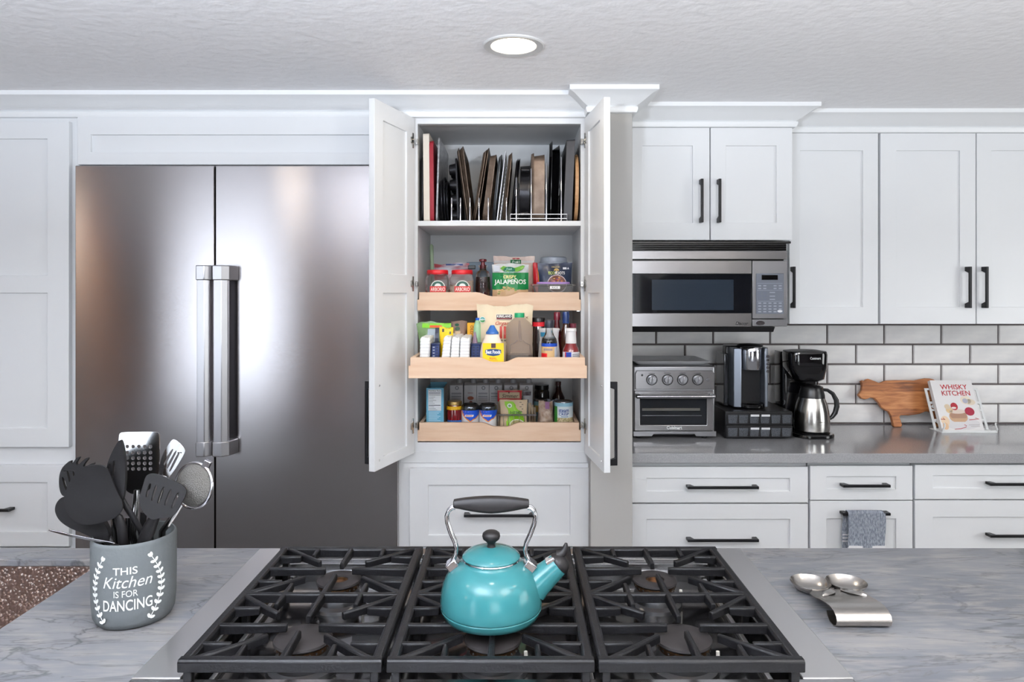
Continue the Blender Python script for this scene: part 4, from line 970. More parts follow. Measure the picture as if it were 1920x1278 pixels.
obj('cavity', MB().box(qx(1394), qx(1434), PY + .055, PY + .079, PZ + .02, qz(694)), 'black_plastic', t)
obj('drip_tray', MB().lathe([(.050, 0), (.053, .004), (.053, .016), (.046, .021), (.002, .021)], (qx(1415), PY + .048, PZ + .0015), 32, sx=1.05), 'black_gloss', t, smooth=35)
obj('nozzle', MB().lathe([(.006, 0), (.012, .006), (.014, .012)], (qx(1415), PY + .045, qz(696)), 16), 'black_plastic', t)

# ================================================================== drip coffee maker with steel carafe
CCX, CCY = X(1521, 2.785), 2.785
t = thing('drip_coffee_maker', 'tall black drip coffee maker beside the pod machine', 'coffee maker', (CCX, 2.86, CTZ))
hz1 = Z(661, 2.76)
bx0, bx1 = X(1476, 2.80), X(1549, 2.80)
obj('base', MB().prism([(p[0] + CCX - .004, p[1] + 2.82) for p in rrect(.156, .235, .055, 6)], 'z', CTZ, CTZ + .016), 'black_gloss', t, bevel=.004)
obj('warming_plate', MB().lathe([(.066, 0), (.067, .003), (.05, .0045), (.002, .0045)], (CCX, CCY - .005, CTZ + .0161), 36), 'black_plastic', t, smooth=35)
obj('tower', MB().prism([(p[0] + (bx0 + bx1) / 2, p[1] + 2.905) for p in rrect(bx1 - bx0, .10, .02, 4)], 'z', CTZ + .0165, hz1 - .004), 'black_gloss', t, bevel=.003)
hd = obj('brew_head', MB().loft([[(p[0] + (bx0 + bx1) / 2 + sh, p[1] + 2.822, z_) for p in rrect(w_, d_, .035, 6)] for w_, d_, z_, sh in ((.105, .10, Z(716, 2.76), .004), (.125, .115, Z(712, 2.76), .004), (.150, .128, Z(690, 2.76), 0), (.154, .130, hz1 - .01, 0), (.150, .126, hz1, 0))]), 'black_gloss', t, smooth=40)
obj('head_lid', MB().loft([[(p[0] + (bx0 + bx1) / 2, p[1] + 2.822, hz1 + z_) for p in rrect(w_, d_, .034, 6)] for w_, d_, z_ in ((.148, .124, .0002), (.146, .122, .003), (.110, .09, .006), (.02, .02, .007))]), 'black_plastic', hd, smooth=40)
text('Cuisinart', .042, .0095, (X(1529, 2.757), 2.7565, Z(671.5, 2.757)), flat((225, 228, 230), .35), hd, bold=.015)
obj('level_light', disc_y(X(1508, 2.757), 2.7745, Z(713.5, 2.757), .004, .003, .002, 14), flat((220, 220, 215), .3), hd)
c = (CCX, CCY - .005, CTZ + .0208)
mat('carafe_steel', (186, 184, 180), .22, 1.0, aniso=.5, tangent=(0, 0, 1), bump=(40, .02), stretch=(1, 1, 50))
ca = thing('thermal_carafe', 'brushed steel coffee carafe with a black lid and handle in the drip coffee maker', 'carafe', c)
zt_ = Z(744, CCY) - c[2]
obj('body', MB().lathe([(.002, 0), (.060, 0), (.0655, .004), (.0672, .020), (.0668, .045), (.063, .080), (.056, .110), (.050, zt_ - .006), (.0485, zt_)], c, 48), 'carafe_steel', ca, smooth=45)
lp = obj('lid', MB().lathe([(.0485, zt_ + .0002), (.0480, zt_ + .010), (.0440, zt_ + .026), (.041, zt_ + .036), (.042, zt_ + .042), (.030, zt_ + .048), (.002, zt_ + .049)], c, 40), 'black_plastic', ca, smooth=45)
hp = [(.044, zt_ + .030), (.062, zt_ + .028), (.083, zt_ + .014), (.097, zt_ - .012), (.099, zt_ - .036), (.092, zt_ - .062), (.080, zt_ - .078), (.064, zt_ - .088), (.0635, zt_ - .094)]
obj('handle', MB().tube([(c[0] + p[0], c[1], c[2] + p[1]) for p in hp], [.006, .0065, .008, .0095, .010, .0095, .008, .0065, .005], 12, flatk=1.0), 'black_plastic', ca, smooth=60)
text('Cuisinart', .034, .006, (c[0] + .004, c[1] - .0672, c[2] + .044), flat((110, 108, 104), .3), ca)

# ================================================================== cow shaped board
def board_material():
    m = mat('teak_board', (170, 104, 58), .42); nt = m.node_tree; N = nt.nodes; L = nt.links; b = N['Principled BSDF']
    tc = N.new('ShaderNodeTexCoord'); sp = N.new('ShaderNodeSeparateXYZ'); L.new(tc.outputs['Object'], sp.inputs[0])
    mu = N.new('ShaderNodeMath'); mu.operation = 'MULTIPLY'; mu.inputs[1].default_value = 27; L.new(sp.outputs[2], mu.inputs[0])
    fl = N.new('ShaderNodeMath'); fl.operation = 'FLOOR'; L.new(mu.outputs[0], fl.inputs[0])
    wn = N.new('ShaderNodeTexWhiteNoise'); wn.noise_dimensions = '1D'; L.new(fl.outputs[0], wn.inputs['W'])
    mp = N.new('ShaderNodeMapping'); mp.inputs['Scale'].default_value = (5, 10, 40); L.new(tc.outputs['Object'], mp.inputs[0])
    n = N.new('ShaderNodeTexNoise'); n.inputs['Scale'].default_value = 2.2; n.inputs['Detail'].default_value = 6; n.inputs['Distortion'].default_value = .6; L.new(mp.outputs[0], n.inputs['Vector'])
    ad = N.new('ShaderNodeMath'); ad.operation = 'MULTIPLY_ADD'; ad.inputs[1].default_value = .22; L.new(wn.outputs[0], ad.inputs[0]); L.new(n.outputs['Fac'], ad.inputs[2])
    r = N.new('ShaderNodeValToRGB'); e = r.color_ramp.elements; e[0].position = .34; e[0].color = lin((112, 64, 34)); e[1].position = .86; e[1].color = lin((200, 138, 86)); q = e.new(.60); q.color = lin((168, 104, 58))
    L.new(ad.outputs[0], r.inputs[0]); L.new(r.outputs[0], b.inputs['Base Color'])
board_material()
by = 2.95
cow = [(105, 325), (138, 370), (180, 382), (215, 374), (245, 360), (300, 370), (335, 412), (365, 470), (400, 503), (450, 528), (470, 570), (480, 625), (488, 700), (498, 711), (575, 711), (592, 694), (582, 640), (570, 592), (592, 568), (690, 573), (760, 566), (820, 556), (880, 531), (930, 525), (975, 545), (1000, 600), (1008, 700), (1018, 711), (1085, 711), (1090, 690), (1082, 560), (1095, 400), (1100, 230), (1085, 165), (1040, 140), (1000, 129), (930, 127), (870, 139), (800, 154), (700, 150), (560, 150), (450, 155), (400, 175), (370, 183), (330, 165), (280, 146), (238, 131), (222, 138), (212, 152), (190, 160), (168, 150), (152, 158), (165, 188), (162, 230), (150, 270)]
cz0 = Z(690 + 711 / 6.4, by)
pts = [(X(1600 + a / 6.4, by) - X(1690, by), Z(690 + b / 6.4, by) - cz0) for a, b in cow]
o = obj('cutting_board', MB().prism(pts, 'y', 0, .019), 'teak_board', local=True, bevel=.0025, loc=(X(1690, by), by, CTZ + .0016), rot=(R(-13), 0, 0))
tag(o, 'wooden cow-shaped cutting board leaning on the white tiles', 'cutting board')

# ================================================================== cookbook on a stand
SY = 2.832; LEAN = R(-24)
mat('white_enamel', (226, 228, 228), .35)
sx0_, sx1_ = X(1766, SY), X(1870, SY)
st = thing('cookbook_stand', 'white metal cookbook stand with cut-out back on the worktop', 'book stand', ((sx0_ + sx1_) / 2, SY, CTZ))
obj('base_plate', MB().box(sx0_ - .002, sx1_, SY, SY + .085, CTZ, CTZ + .004), 'white_enamel', st, bevel=.001)
obj('front_lip', MB().box(sx0_, sx1_, SY - .003, SY, CTZ, CTZ + .011), 'white_enamel', st, bevel=.001)
for xx, s in ((sx0_ + .004, -1), (sx1_ - .004, 1)):
    obj('page_hook', MB().tube([(xx, SY, CTZ + .006), (xx + s * .001, SY - .004, CTZ + .016), (xx - s * .004, SY - .006, CTZ + .026), (xx - s * .006, SY - .003, CTZ + .036), (xx - s * .003, SY - .001, CTZ + .041)], [.0035, .0035, .003, .003, .0028], 8), 'white_enamel', st, smooth=60)
def lean(mb, y0=SY + .022, z0=CTZ + .0045):
    return mb.xf(Matrix.Translation((0, y0, z0)) @ Matrix.Rotation(LEAN, 4, 'X') @ Matrix.Translation((0, -y0, -z0)))
y0 = SY + .022; z0 = CTZ + .0045; bx0 = sx0_ - .002
fr = MB(); W_ = sx1_ - sx0_
for a, b, c_, d_ in ((0, .010, 0, .185), (W_ - .010, W_, 0, .185), (.010, W_ - .010, 0, .008), (.010, W_ - .010, .177, .185), (.010, W_ - .010, .118, .128), (.010, W_ - .010, .088, .096), (.010, W_ - .010, .046, .054)):
    fr.box(bx0 + a, bx0 + b, y0 + .0235, y0 + .0265, z0 + c_, z0 + d_)
obj('back_frame', lean(fr), 'white_enamel', st)
for k in range(6):
    a = bx0 + .014 + k * .035
    obj('scroll', lean(MB().tube([(a + .010 * math.cos(q * PI / 6), y0 + .025, z0 + .027 + .017 * math.sin(q * PI / 6)) for q in range(12)], .002, 6, closed=True)), 'white_enamel', st)
    obj('spot', lean(MB().prism([(a + .006 + .007 * math.cos(q * PI / 5) * (1 + .3 * (q % 2)), z0 + .107 + .008 * math.sin(q * PI / 5)) for q in range(10)], 'y', y0 + .0236, y0 + .0264)), 'white_enamel', st)
bk = thing('cookbook', 'white cookbook with red title and dessert photo on the stand', 'book', ((sx0_ + sx1_) / 2, SY + .02, CTZ + .0045))
b0, b1 = X(1774, SY), X(1853, SY); BH = .212; wB = b1 - b0
obj('pages', lean(MB().box(b0 + .002, b1 - .003, y0 + .002, y0 + .017, z0 + .003, z0 + BH - .003)), flat((236, 232, 222), .8), bk)
co = obj('cover', lean(MB().box(b0, b1, y0, y0 + .0019, z0, z0 + BH).box(b0, b1, y0 + .0171, y0 + .019, z0, z0 + BH).box(b0 - .002, b0, y0, y0 + .019, z0, z0 + BH)), flat((232, 230, 230), .25), bk)
RED = flat((176, 30, 40), .4)
def cover(mb, col, name='print', r=.3): return obj(name, lean(mb), col if not isinstance(col, tuple) else flat(col, r), co)
def cpt(u, v): return b0 + wB * u, z0 + BH * v
def ctext(body, u0, u1, v0, v1, m_, bold=0):
    mb = text_mb(body, wB * (u1 - u0), BH * (v1 - v0), 0, bold); cx_, cz_ = cpt((u0 + u1) / 2, (v0 + v1) / 2)
    mb.v = [(p[0] + cx_, y0 - .0003, p[2] + cz_) for p in mb.v]; return obj('lettering', lean(mb), m_, co)
ctext('WHISKY', .20, .86, .815, .915, RED, .015); ctext('KITCHEN', .20, .89, .690, .790, RED, .015)
def blob(cu_, cv, ru, rv, col, lay, name='print', seg=20, squash=None):
    x_, z_ = cpt(cu_, cv); pts_ = [(x_ + wB * ru * math.cos(2 * PI * k / seg), z_ + BH * rv * math.sin(2 * PI * k / seg)) for k in range(seg)]
    if squash: pts_ = [(p[0], max(p[1], z_ - BH * rv * squash)) for p in pts_]
    return cover(MB().prism(pts_, 'y', y0 - .0002 * lay - .0002, y0 - .0001 * lay), col, name)
blob(.5, .14, .44, .12, (214, 212, 214), 0); blob(.74, .60, .13, .085, (232, 220, 200), 1); blob(.84, .56, .12, .06, (226, 212, 192), 1); blob(.72, .585, .065, .05, (176, 176, 190), 2)
blob(.46, .27, .22, .13, (196, 160, 128), 1, squash=.75); blob(.47, .30, .205, .115, (170, 132, 110), 2, squash=.5); blob(.47, .375, .20, .045, (218, 202, 190), 3)
blob(.42, .475, .085, .075, (168, 40, 52), 4); blob(.40, .445, .06, .02, (236, 226, 220), 5); blob(.25, .47, .07, .05, (220, 200, 172), 3); blob(.28, .40, .08, .06, (226, 196, 150), 3)
blob(.12, .19, .10, .10, (232, 206, 176), 1); blob(.10, .09, .07, .07, (226, 188, 150), 2); blob(.76, .375, .115, .082, (158, 34, 60), 6, 'badge')
ctext('WINNER', .68, .84, .365, .39, flat((240, 220, 224), .4), .01)
for pts_ in ([(.30, .03), (.45, .04), (.58, .07), (.60, .10), (.55, .115)], [(.70, .21), (.85, .22), (.94, .225), (.86, .25)], [(.02, .225), (.12, .215), (.08, .25)]):
    q = [cpt(*p) for p in pts_]; obj('ribbon_print', lean(MB().tube([(p[0], y0 - .0006, p[1]) for p in q], .0012, 6)), RED, co)
for k in range(2): cover(MB().box(*[cpt(q, 0)[0] for q in (.66 + .04 * k, .92)], y0 - .0004, y0, *[cpt(0, q)[1] for q in (.108 - .03 * k, .118 - .03 * k)]), (170, 164, 166), 'print_line')
# ================================================================== what the pantry holds
def turn(px, Y, prof, seg=28, floor=None, sx=1, sy=1, **k):
    """round body: half widths and heights read at depth Y, optionally down to a floor"""
    pr = [(max(h * Y / F, .0004), Z(y_, Y)) for h, y_ in prof]
    if floor is not None: pr = [(pr[0][0], floor)] + pr
    return MB().lathe(pr, (X(px, Y), Y, 0), seg, sx, sy, **k)
def pouch_fn(x0, x1, z0, z1, Y, t, top=.12):
    def f(x, z, s=-1):
        a = min(1, max(0, (x - x0) / (x1 - x0))); b = min(1, max(0, (z - z0) / (z1 - z0)))
        e = math.sin(PI * a) ** .55 if 0 < a < 1 else 0
        v = 1 if b < .55 else max(0, 1 - ((b - .55) / (.45 - top * .45)) ** 1.6) if b < 1 - top * .45 else 0
        v *= min(1, .35 + b * 6)
        return Y + s * (t / 2 * e * v + .0008) + .0015 * math.sin(x * 140 + z * 40) * (e > 0)
    return f
def pouch(name, label, px0, px1, py0, floor, Y, t, m, cat='pouch', group=None, wave=.003, lean=0.0, top=.12, nx=12, nz=12, shape=None):
    x0, x1, z1 = X(px0, Y), X(px1, Y), Z(py0, Y); f = pouch_fn(x0, x1, floor, z1, Y, t, top); rings = []
    for j in range(nz + 1):
        b = j / nz; z = floor + (z1 - floor) * b; pin = (.03 * math.sin(PI * b) if shape is None else shape(b)) * (x1 - x0)
        xs = [x0 + pin + (x1 - x0 - 2 * pin) * i / nx for i in range(nx + 1)]
        dz = lambda i: wave * (.7 * math.sin(i * .5 + px0) + .3 * math.sin(i * 1.7 + px0 * 2)) * (b ** 4)
        rings.append([(xs[i], f(x0 + (x1 - x0) * i / nx, z, -1), z + dz(i)) for i in range(nx + 1)] + [(xs[i], f(x0 + (x1 - x0) * i / nx, z, 1), z + dz(i)) for i in range(nx - 1, 0, -1)])
    mb = MB().loft(rings); base = Vector(((x0 + x1) / 2, Y, floor))
    t_ = thing(name, label, cat, base, group)
    obj('bag', mb, m, t_, smooth=60)
    t_['_'] = 0; del t_['_']
    return t_, f
def pprint(t_, f, px0, px1, py0, py1, Y, col, n=6, off=.0009, name='print', r=.35, poly=None):
    """flat print that follows the pouch's front"""
    m = flat(col, r) if isinstance(col, tuple) else col; mb = MB()
    x0, x1, z0, z1 = X(px0, Y), X(px1, Y), Z(py1, Y), Z(py0, Y)
    if poly:
        pts = [(x0 + (x1 - x0) * a, z0 + (z1 - z0) * b) for a, b in poly]
        cx_ = sum(p[0] for p in pts) / len(pts); cz_ = sum(p[1] for p in pts) / len(pts); k = len(pts); rs = (1, .75, .5, .25)
        vs = [(cx_ + (p[0] - cx_) * q, cz_ + (p[1] - cz_) * q) for q in rs for p in pts] + [(cx_, cz_)]
        fs = [(r_ * k + i, r_ * k + (i + 1) % k, (r_ + 1) * k + (i + 1) % k, (r_ + 1) * k + i) for r_ in range(3) for i in range(k)] + [(3 * k + i, 3 * k + (i + 1) % k, 4 * k) for i in range(k)]
        mb.add([(p[0], f(*p) - off - .0013, p[1]) for p in vs], fs)
    else:
        vs = [(x0 + (x1 - x0) * i / n, z0 + (z1 - z0) * j / n) for j in range(n + 1) for i in range(n + 1)]
        mb.add([(p[0], f(*p) - off - .0013, p[1]) for p in vs], [(j * (n + 1) + i, j * (n + 1) + i + 1, (j + 1) * (n + 1) + i + 1, (j + 1) * (n + 1) + i) for j in range(n) for i in range(n)])
    return obj(name, mb, m, t_)
CIRC = [(.5 + .5 * math.cos(2 * PI * k / 18), .5 + .5 * math.sin(2 * PI * k / 18)) for k in range(18)]
HALF = [(.5 + .5 * math.cos(PI * k / 14), math.sin(PI * k / 14)) for k in range(15)]
def ptext(t_, f, body, px0, px1, py0, py1, Y, col, off=.0018, **k):
    mb = text_mb(body, X(px1, Y) - X(px0, Y), Z(py0, Y) - Z(py1, Y), k.get('shear', 0), k.get('bold', 0))
    cx_, cz_ = (X(px0, Y) + X(px1, Y)) / 2, (Z(py0, Y) + Z(py1, Y)) / 2
    mb.v = [(p[0] + cx_, f(p[0] + cx_, p[2] + cz_) - off - .0013, p[2] + cz_) for p in mb.v]
    return obj('lettering', mb, flat(col, .4) if isinstance(col, tuple) else col, t_)

# ------------------------------------------------------------------ upright pans on the top shelf
mat('bronze_pan', (126, 110, 97), .42, .6, noise=(26, (78, 64, 54), .22), bump=(30, .08))
mat('dark_pan', (30, 30, 34), .28, .5, bump=(40, .03))
mat('grey_pan', (112, 118, 124), .35, .5)
SHZ = SH + .0003
def standing_pan(name, label, pb, pt, ytop, th, m, depth=.30, Yf=2.50, side=1, r=.03, flare=.012, cat='baking pan', lip=.004, inner=True, group='pans filed upright on the top shelf', pieces=()):
    """pan standing on its long edge, seen from its narrow end; pb/pt bottom and top positions, rim towards side"""
    zt_ = Z(ytop, Yf); x0 = X(pb, Yf); x1 = X(pt, Yf); h = math.hypot(zt_ - SHZ, x1 - x0); ang = math.atan2(x1 - x0, zt_ - SHZ)
    def ring(e, w_): return [(w_ * side, p[0] + depth / 2, p[1] + h / 2) for p in rrect(depth - 2 * e, h - 2 * e, max(.004, r - e), 5)]
    rings = [ring(flare, 0), ring(flare * .25, th * .85), ring(0, th), ring(-.0, th + .0015)] + ([ring(lip + .003, th + .0015), ring(flare + .004, .0025)] if inner else [])
    o = obj(name, MB().loft(rings), m, local=True, smooth=35, loc=(x0, Yf, SHZ + (.0 if abs(ang) < .02 else .0)), rot=(0, ang, 0))
    WL[o.name] = Vector(o.location)
    lift = max(0, -min((Matrix.Rotation(ang, 4, 'Y') @ v.co).z for v in o.data.vertices)); o.location.z += lift
    tag(o, label, cat, group); return o
P_ = standing_pan
P_('black_tray', 'flat black tray against the left side of the top shelf', 787.5, 787.5, 289, .008, 'dark_pan', .30, 2.52, 1)
P_('white_board', 'thick white cutting board filed second from the left', 794.5, 793, 249, .020, flat((226, 218, 206), .5), .26, 2.50, 1, r=.01, flare=.001, cat='cutting board', inner=False)
P_('red_board', 'thin dark red board beside the white cutting board', 806.3, 804.8, 262, .0125, flat((150, 34, 48), .4), .28, 2.50, 1, r=.02, flare=.002, cat='cutting board', inner=False)
P_('steel_rack_sheet', 'thin bright speckled sheet leaning beside the red board', 817, 821.5, 256, .004, mat('speckle_sheet', (186, 188, 192), .35, .6, noise=(60, (130, 130, 134), .15)), .33, 2.50, 1, r=.015, flare=.001, inner=False)
for k, (a, b, yt) in enumerate(((826, 823, 330), (831, 828, 326), (836, 833, 334))):
    P_('pie_tin', ['dark pie tin nearest the speckled sheet', 'dark pie tin in the middle of three', 'dark pie tin nearest the muffin tin'][k], a, b, yt, .006, 'dark_pan', .18, 2.50, 1, r=.07, flare=.006)
mt = P_('muffin_tin', 'dark muffin tin with its cups turned to the left', 858, 853, 295, .004, 'dark_pan', .30, 2.50, 1, r=.015, flare=.001, inner=False)
zs_ = [.028, .083, .138, .193]
for zc in zs_:
    for yc in (.05, .12, .19):
        obj('cup', MB().lathe([(.024, 0), (.019, .024), (.016, .026), (.001, .026)], (0, 0, 0), 16).xf(Matrix.Translation((-.0002, yc, zc)) @ Matrix.Rotation(-PI / 2, 4, 'Y')), 'dark_pan', mt, local=True, smooth=40)
P_('baking_sheet', 'worn bronze baking sheet leaning left, outer of the pair by the muffin tin', 874, 855, 275, .0065, 'bronze_pan', .33, 2.50, 1)
P_('baking_sheet', 'worn bronze baking sheet leaning left, inner of the pair by the muffin tin', 878.5, 860, 272, .013, 'bronze_pan', .32, 2.505, 1)
P_('baking_sheet', 'bronze baking sheet leaning right beside the loaf pan', 885, 907, 278, .009, 'bronze_pan', .33, 2.50, 1)
P_('baking_sheet', 'thin bronze baking sheet leaning right against the loaf pan', 891, 912.5, 274, .007, 'bronze_pan', .33, 2.51, 1)
P_('loaf_pan', 'deep bronze loaf pan leaning in the middle of the shelf', 903.5, 919.5, 287, .020, 'bronze_pan', .30, 2.50, 1, flare=.008)
P_('oval_platter', 'grey enamel platter leaning right of the loaf pan', 921.5, 936, 281, .008, 'grey_pan', .32, 2.50, 1, r=.09, flare=.010)
# cooling rack
cx0, cx1 = X(932, 2.50), X(948, 2.50); rz0, rz1 = SHZ + .002, Z(284, 2.5)
t = thing('cooling_rack', 'thin wire cooling rack leaning beside the grey platter', 'cooling rack', (cx0, 2.50, SHZ), 'pans filed upright on the top shelf')
fr_ = [(0, 0), (1, 0)]
def rk(a, y_): return (cx0 + (cx1 - cx0) * a, y_, rz0 + (rz1 - rz0) * a)
obj('rim', MB().tube([rk(0, 2.50), rk(1, 2.50), rk(1, 2.80), rk(0, 2.80)], .002, 6, closed=True), 'chrome', t)
for k in range(1, 16): obj('wire', MB().tube([rk(k / 16, 2.50), rk(k / 16, 2.80)], .0012, 5), 'chrome', t)
P_('baking_sheet', 'bronze baking sheet leaning right beside the cooling rack', 941, 954.5, 283, .010, 'bronze_pan', .32, 2.50, 1)
P_('pizza_pan', 'dark pizza pan left of the springform tin', 956.5, 969, 288, .005, 'dark_pan', .29, 2.50, 1, r=.10, flare=.008)
P_('pizza_pan', 'dark pizza pan touching the springform tin', 961.5, 972.5, 288, .005, 'dark_pan', .28, 2.505, 1, r=.10, flare=.008)
sf = P_('springform_tin', 'deep dark round cake tin with fluted side', 973, 976, 301, .034, 'dark_pan', .22, 2.51, 1, r=.105, flare=.004)
for k in range(4):
    obj('flute', MB().tube([(.004, .018 - .004 * abs(k - 1.5), .030 + k * .052), (.032, .018 - .004 * abs(k - 1.5), .030 + k * .052)], .0075, 8), 'dark_pan', sf, local=True, smooth=60)
P_('cake_pan', 'thin bronze cake pan right of the springform tin', 995.5, 996.5, 284, .008, 'bronze_pan', .28, 2.50, 1, flare=.004)
P_('square_pan', 'deep square bronze pan with mottled side', 1001, 1001.5, 287, .036, 'bronze_pan', .28, 2.50, 1, flare=.006)
P_('roasting_pan', 'glossy black roasting pan, taller of two', 1027, 1031, 259, .009, 'black_gloss', .32, 2.50, 1, r=.05)
P_('roasting_pan', 'glossy black oval roasting lid with curved edge', 1032.5, 1037, 261, .026, 'black_gloss', .30, 2.505, 1, r=.11, flare=.02)
P_('black_box_tray', 'matt charcoal box tray near the right side', 1056.5, 1063, 260, .028, flat((62, 62, 66), .5), .33, 2.50, 1, r=.01, flare=.004)
P_('wooden_board', 'round light wooden board at the right end of the top shelf', 1078.5, 1080, 279, .010, mat('board_wood', (206, 164, 120), .5, noise=(9, (180, 132, 88), .2), stretch=(1, 1, 6)), .22, 2.49, 1, r=.105, flare=.003, cat='cutting board', inner=False)
# wire file racks
t = thing('wire_pan_rack', 'low chrome wire rack dividing the pans on the left', 'rack', (X(890, 2.5), 2.55, SHZ), 'chrome wire pan racks')
for px in (846.5, 863.2, 881, 898, 915.5, 949.5):
    x_ = X(px, 2.487); obj('divider', MB().tube([(x_, 2.487, SHZ + .0022), (x_, 2.487, Z(373, 2.487)), (x_, 2.490, Z(371, 2.487)), (x_, 2.495, Z(371.5, 2.487)), (x_, 2.4955, SHZ + .0022)], .0019, 6), 'chrome', t, smooth=60)
for y_ in (2.487, 2.4955): obj('base_wire', MB().tube([(X(843, y_), y_, SHZ + .0020), (X(952, y_), y_, SHZ + .0020)], .0019, 6), 'chrome', t)
t = thing('wire_pan_rack', 'tall chrome wire rack holding the pans on the right', 'rack', (X(1010, 2.5), 2.55, SHZ), 'chrome wire pan racks')
for px, yt in ((968, 335), (996, 318), (1024.5, 308), (1052.5, 296)):
    x_ = X(px, 2.487); obj('divider', MB().tube([(x_, 2.487, SHZ + .002), (x_, 2.487, Z(yt, 2.487)), (x_, 2.490, Z(yt - 2, 2.487)), (x_, 2.495, Z(yt - 1, 2.487)), (x_, 2.4955, SHZ + .002)], .0019, 6), 'chrome', t, smooth=60)
for z_ in (Z(401.5, 2.484), Z(409.5, 2.484)): obj('base_wire', MB().tube([(X(957, 2.484), 2.495, z_), (X(957, 2.484), 2.484, z_), (X(1063, 2.484), 2.484, z_), (X(1063, 2.484), 2.495, z_)], .0017, 6), 'chrome', t)
for px in (957, 1063): obj('post', MB().tube([(X(px, 2.484), 2.484, SHZ + .0018), (X(px, 2.484), 2.484, Z(401.5, 2.484))], .0017, 6), 'chrome', t)

# ------------------------------------------------------------------ top pull-out tray
mat('rice', (222, 204, 186), .8, noise=(260, (196, 170, 150), .15), bump=(260, .6))
mat('jar_plastic', (236, 232, 230), .04, trans=.95, ior=1.2)
LID_RED = mat('lid_red', (206, 24, 34), .35, bump=(60, .02))
def rice_jar(px, fill, label):
    Y = 2.525; xc = X(px, Y); w_ = 43 * Y / F; zt_ = Z(512, Y - w_ / 2)
    t = thing('rice_jar', label, 'jar', (xc, Y, F1), 'red-lidded rice jars')
    prof = [(w_ - .012, .0), (w_ - .002, .004), (w_, .015), (w_, zt_ - F1 - .022), (w_ - .006, zt_ - F1 - .012), (w_ * .84, zt_ - F1 - .004), (w_ * .84, zt_ - F1)]
    obj('jar', MB().loft([[(p[0] + xc, p[1] + Y, F1 + z_) for p in rrect(q, q, .016, 5)] for q, z_ in prof]), 'jar_plastic', t, smooth=40)
    obj('rice', MB().loft([[(p[0] + xc, p[1] + Y, F1 + z_ + dz * p[0] * .25) for p in rrect(q, q, .014, 5)] for q, z_, dz in ((w_ - .010, .002, 0), (w_ - .003, .012, 0), (w_ - .003, fill - .004, 1), (w_ - .010, fill, 1))]), 'rice', t, smooth=40)
    ld_ = obj('lid', MB().lathe([(w_ * .455, 0), (w_ * .465, .002), (w_ * .465, .013), (w_ * .44, .0165), (.001, .0165)], (xc, Y, zt_ - .004), 40), LID_RED, t, smooth=40)
    yf_ = Y - w_ / 2 - .0004; zz = lambda p: Z(p, yf_); xx = lambda p: X(p, yf_)
    c_ = px + .5
    obj('label_arch', MB().prism([(xx(c_ - 13) + (xx(c_ + 13) - xx(c_ - 13)) * a, zz(537) + (zz(525.5) - zz(537)) * b) for a, b in HALF], 'y', yf_ - .0004, yf_), flat((236, 236, 230), .5), t)
    obj('label_arch', MB().prism([(xx(c_ - 11.5) + (xx(c_ + 11.5) - xx(c_ - 11.5)) * a, zz(537) + (zz(527) - zz(537)) * b) for a, b in HALF], 'y', yf_ - .0008, yf_ - .0004), flat((34, 78, 66), .5), t)
    obj('label_arch', MB().prism([(xx(c_ - 6.5) + (xx(c_ + 6.5) - xx(c_ - 6.5)) * a, zz(537) + (zz(531) - zz(537)) * b) for a, b in HALF], 'y', yf_ - .0012, yf_ - .0008), flat((226, 232, 228), .5), t)
    obj('label_banner', MB().box(xx(c_ - 15), xx(c_ + 15), yf_ - .0016, yf_ - .0002, zz(548), zz(536.3)), flat((196, 44, 40), .5), t)
    obj('label_foot', MB().box(xx(c_ - 14), xx(c_ + 14), yf_ - .0004, yf_, zz(556), zz(548)), flat((236, 236, 230), .5), t)
    textp('ARBORIO', c_ - 13.5, c_ + 13.5, 538.5, 545.5, yf_ - .0018, flat((244, 238, 230), .5), t, bold=.01)
rice_jar(820.5, .050, 'half full rice jar with red lid at the left end of the top tray')
rice_jar(866.5, .082, 'nearly full rice jar with red lid next to the syrup bottle')
# syrup bottle
Y = 2.53
t = thing('syrup_bottle', 'glass syrup bottle with a dark red stopper on the top tray', 'bottle', (X(905.5, Y), Y, F1))
obj('glass', turn(905.5, Y, [(13, 548), (14.5, 544), (14, 530), (13, 514), (11, 509), (7, 506), (6, 503.5), (8.5, 500), (8.5, 497)], 28, F1), 'glass_clear', t, smooth=45)
obj('syrup', turn(905.5, Y, [(13.2, 546), (13.0, 530), (12, 519)], 24, F1 + .004), flat((52, 10, 12), .1, coat=.5), t, smooth=45)
obj('stopper', turn(905.5, Y, [(4.5, 503), (4.5, 496.8), (3.6, 494), (3.8, 491), (7, 490), (7, 486.2), (5.5, 485.5), (.2, 485.4)], 20), flat((92, 20, 30), .25), t, smooth=40)
# pouches
t, f = pouch('snack_pouch', 'tall tan and silver pouch behind the jalapeno pouch', 925, 1003, 480.5, F1, 2.62, .05, mat('foil_tan', (196, 170, 156), .35, .1, noise=(30, (214, 196, 186), .2), bump=(30, .3)))
pprint(t, f, 927, 1001, 488.5, 493, 2.62, (214, 210, 208)); pprint(t, f, 957, 977, 487, 496, 2.62, (28, 96, 58), off=.0022); pprint(t, f, 961, 974, 483.5, 486, 2.62, (150, 30, 38)); ptext(t, f, 'Fresh', 960, 975, 488.5, 493.5, 2.62, (230, 236, 230), off=.0032, shear=.3)
t, f = pouch('jalapeno_pouch', 'green and clear pouch of crispy jalapenos in front on the top tray', 922.5, 991.5, 494.5, F1, 2.535, .055, mat('clear_film', (206, 208, 208), .18, noise=(40, (170, 176, 178), .25), bump=(34, .4)))
Y = 2.535
pprint(t, f, 923.3, 990.8, 511, 543, Y, (10, 116, 58), n=10, r=.3); pprint(t, f, 923.6, 990.4, 542.5, 560, Y, (196, 160, 122), n=8)
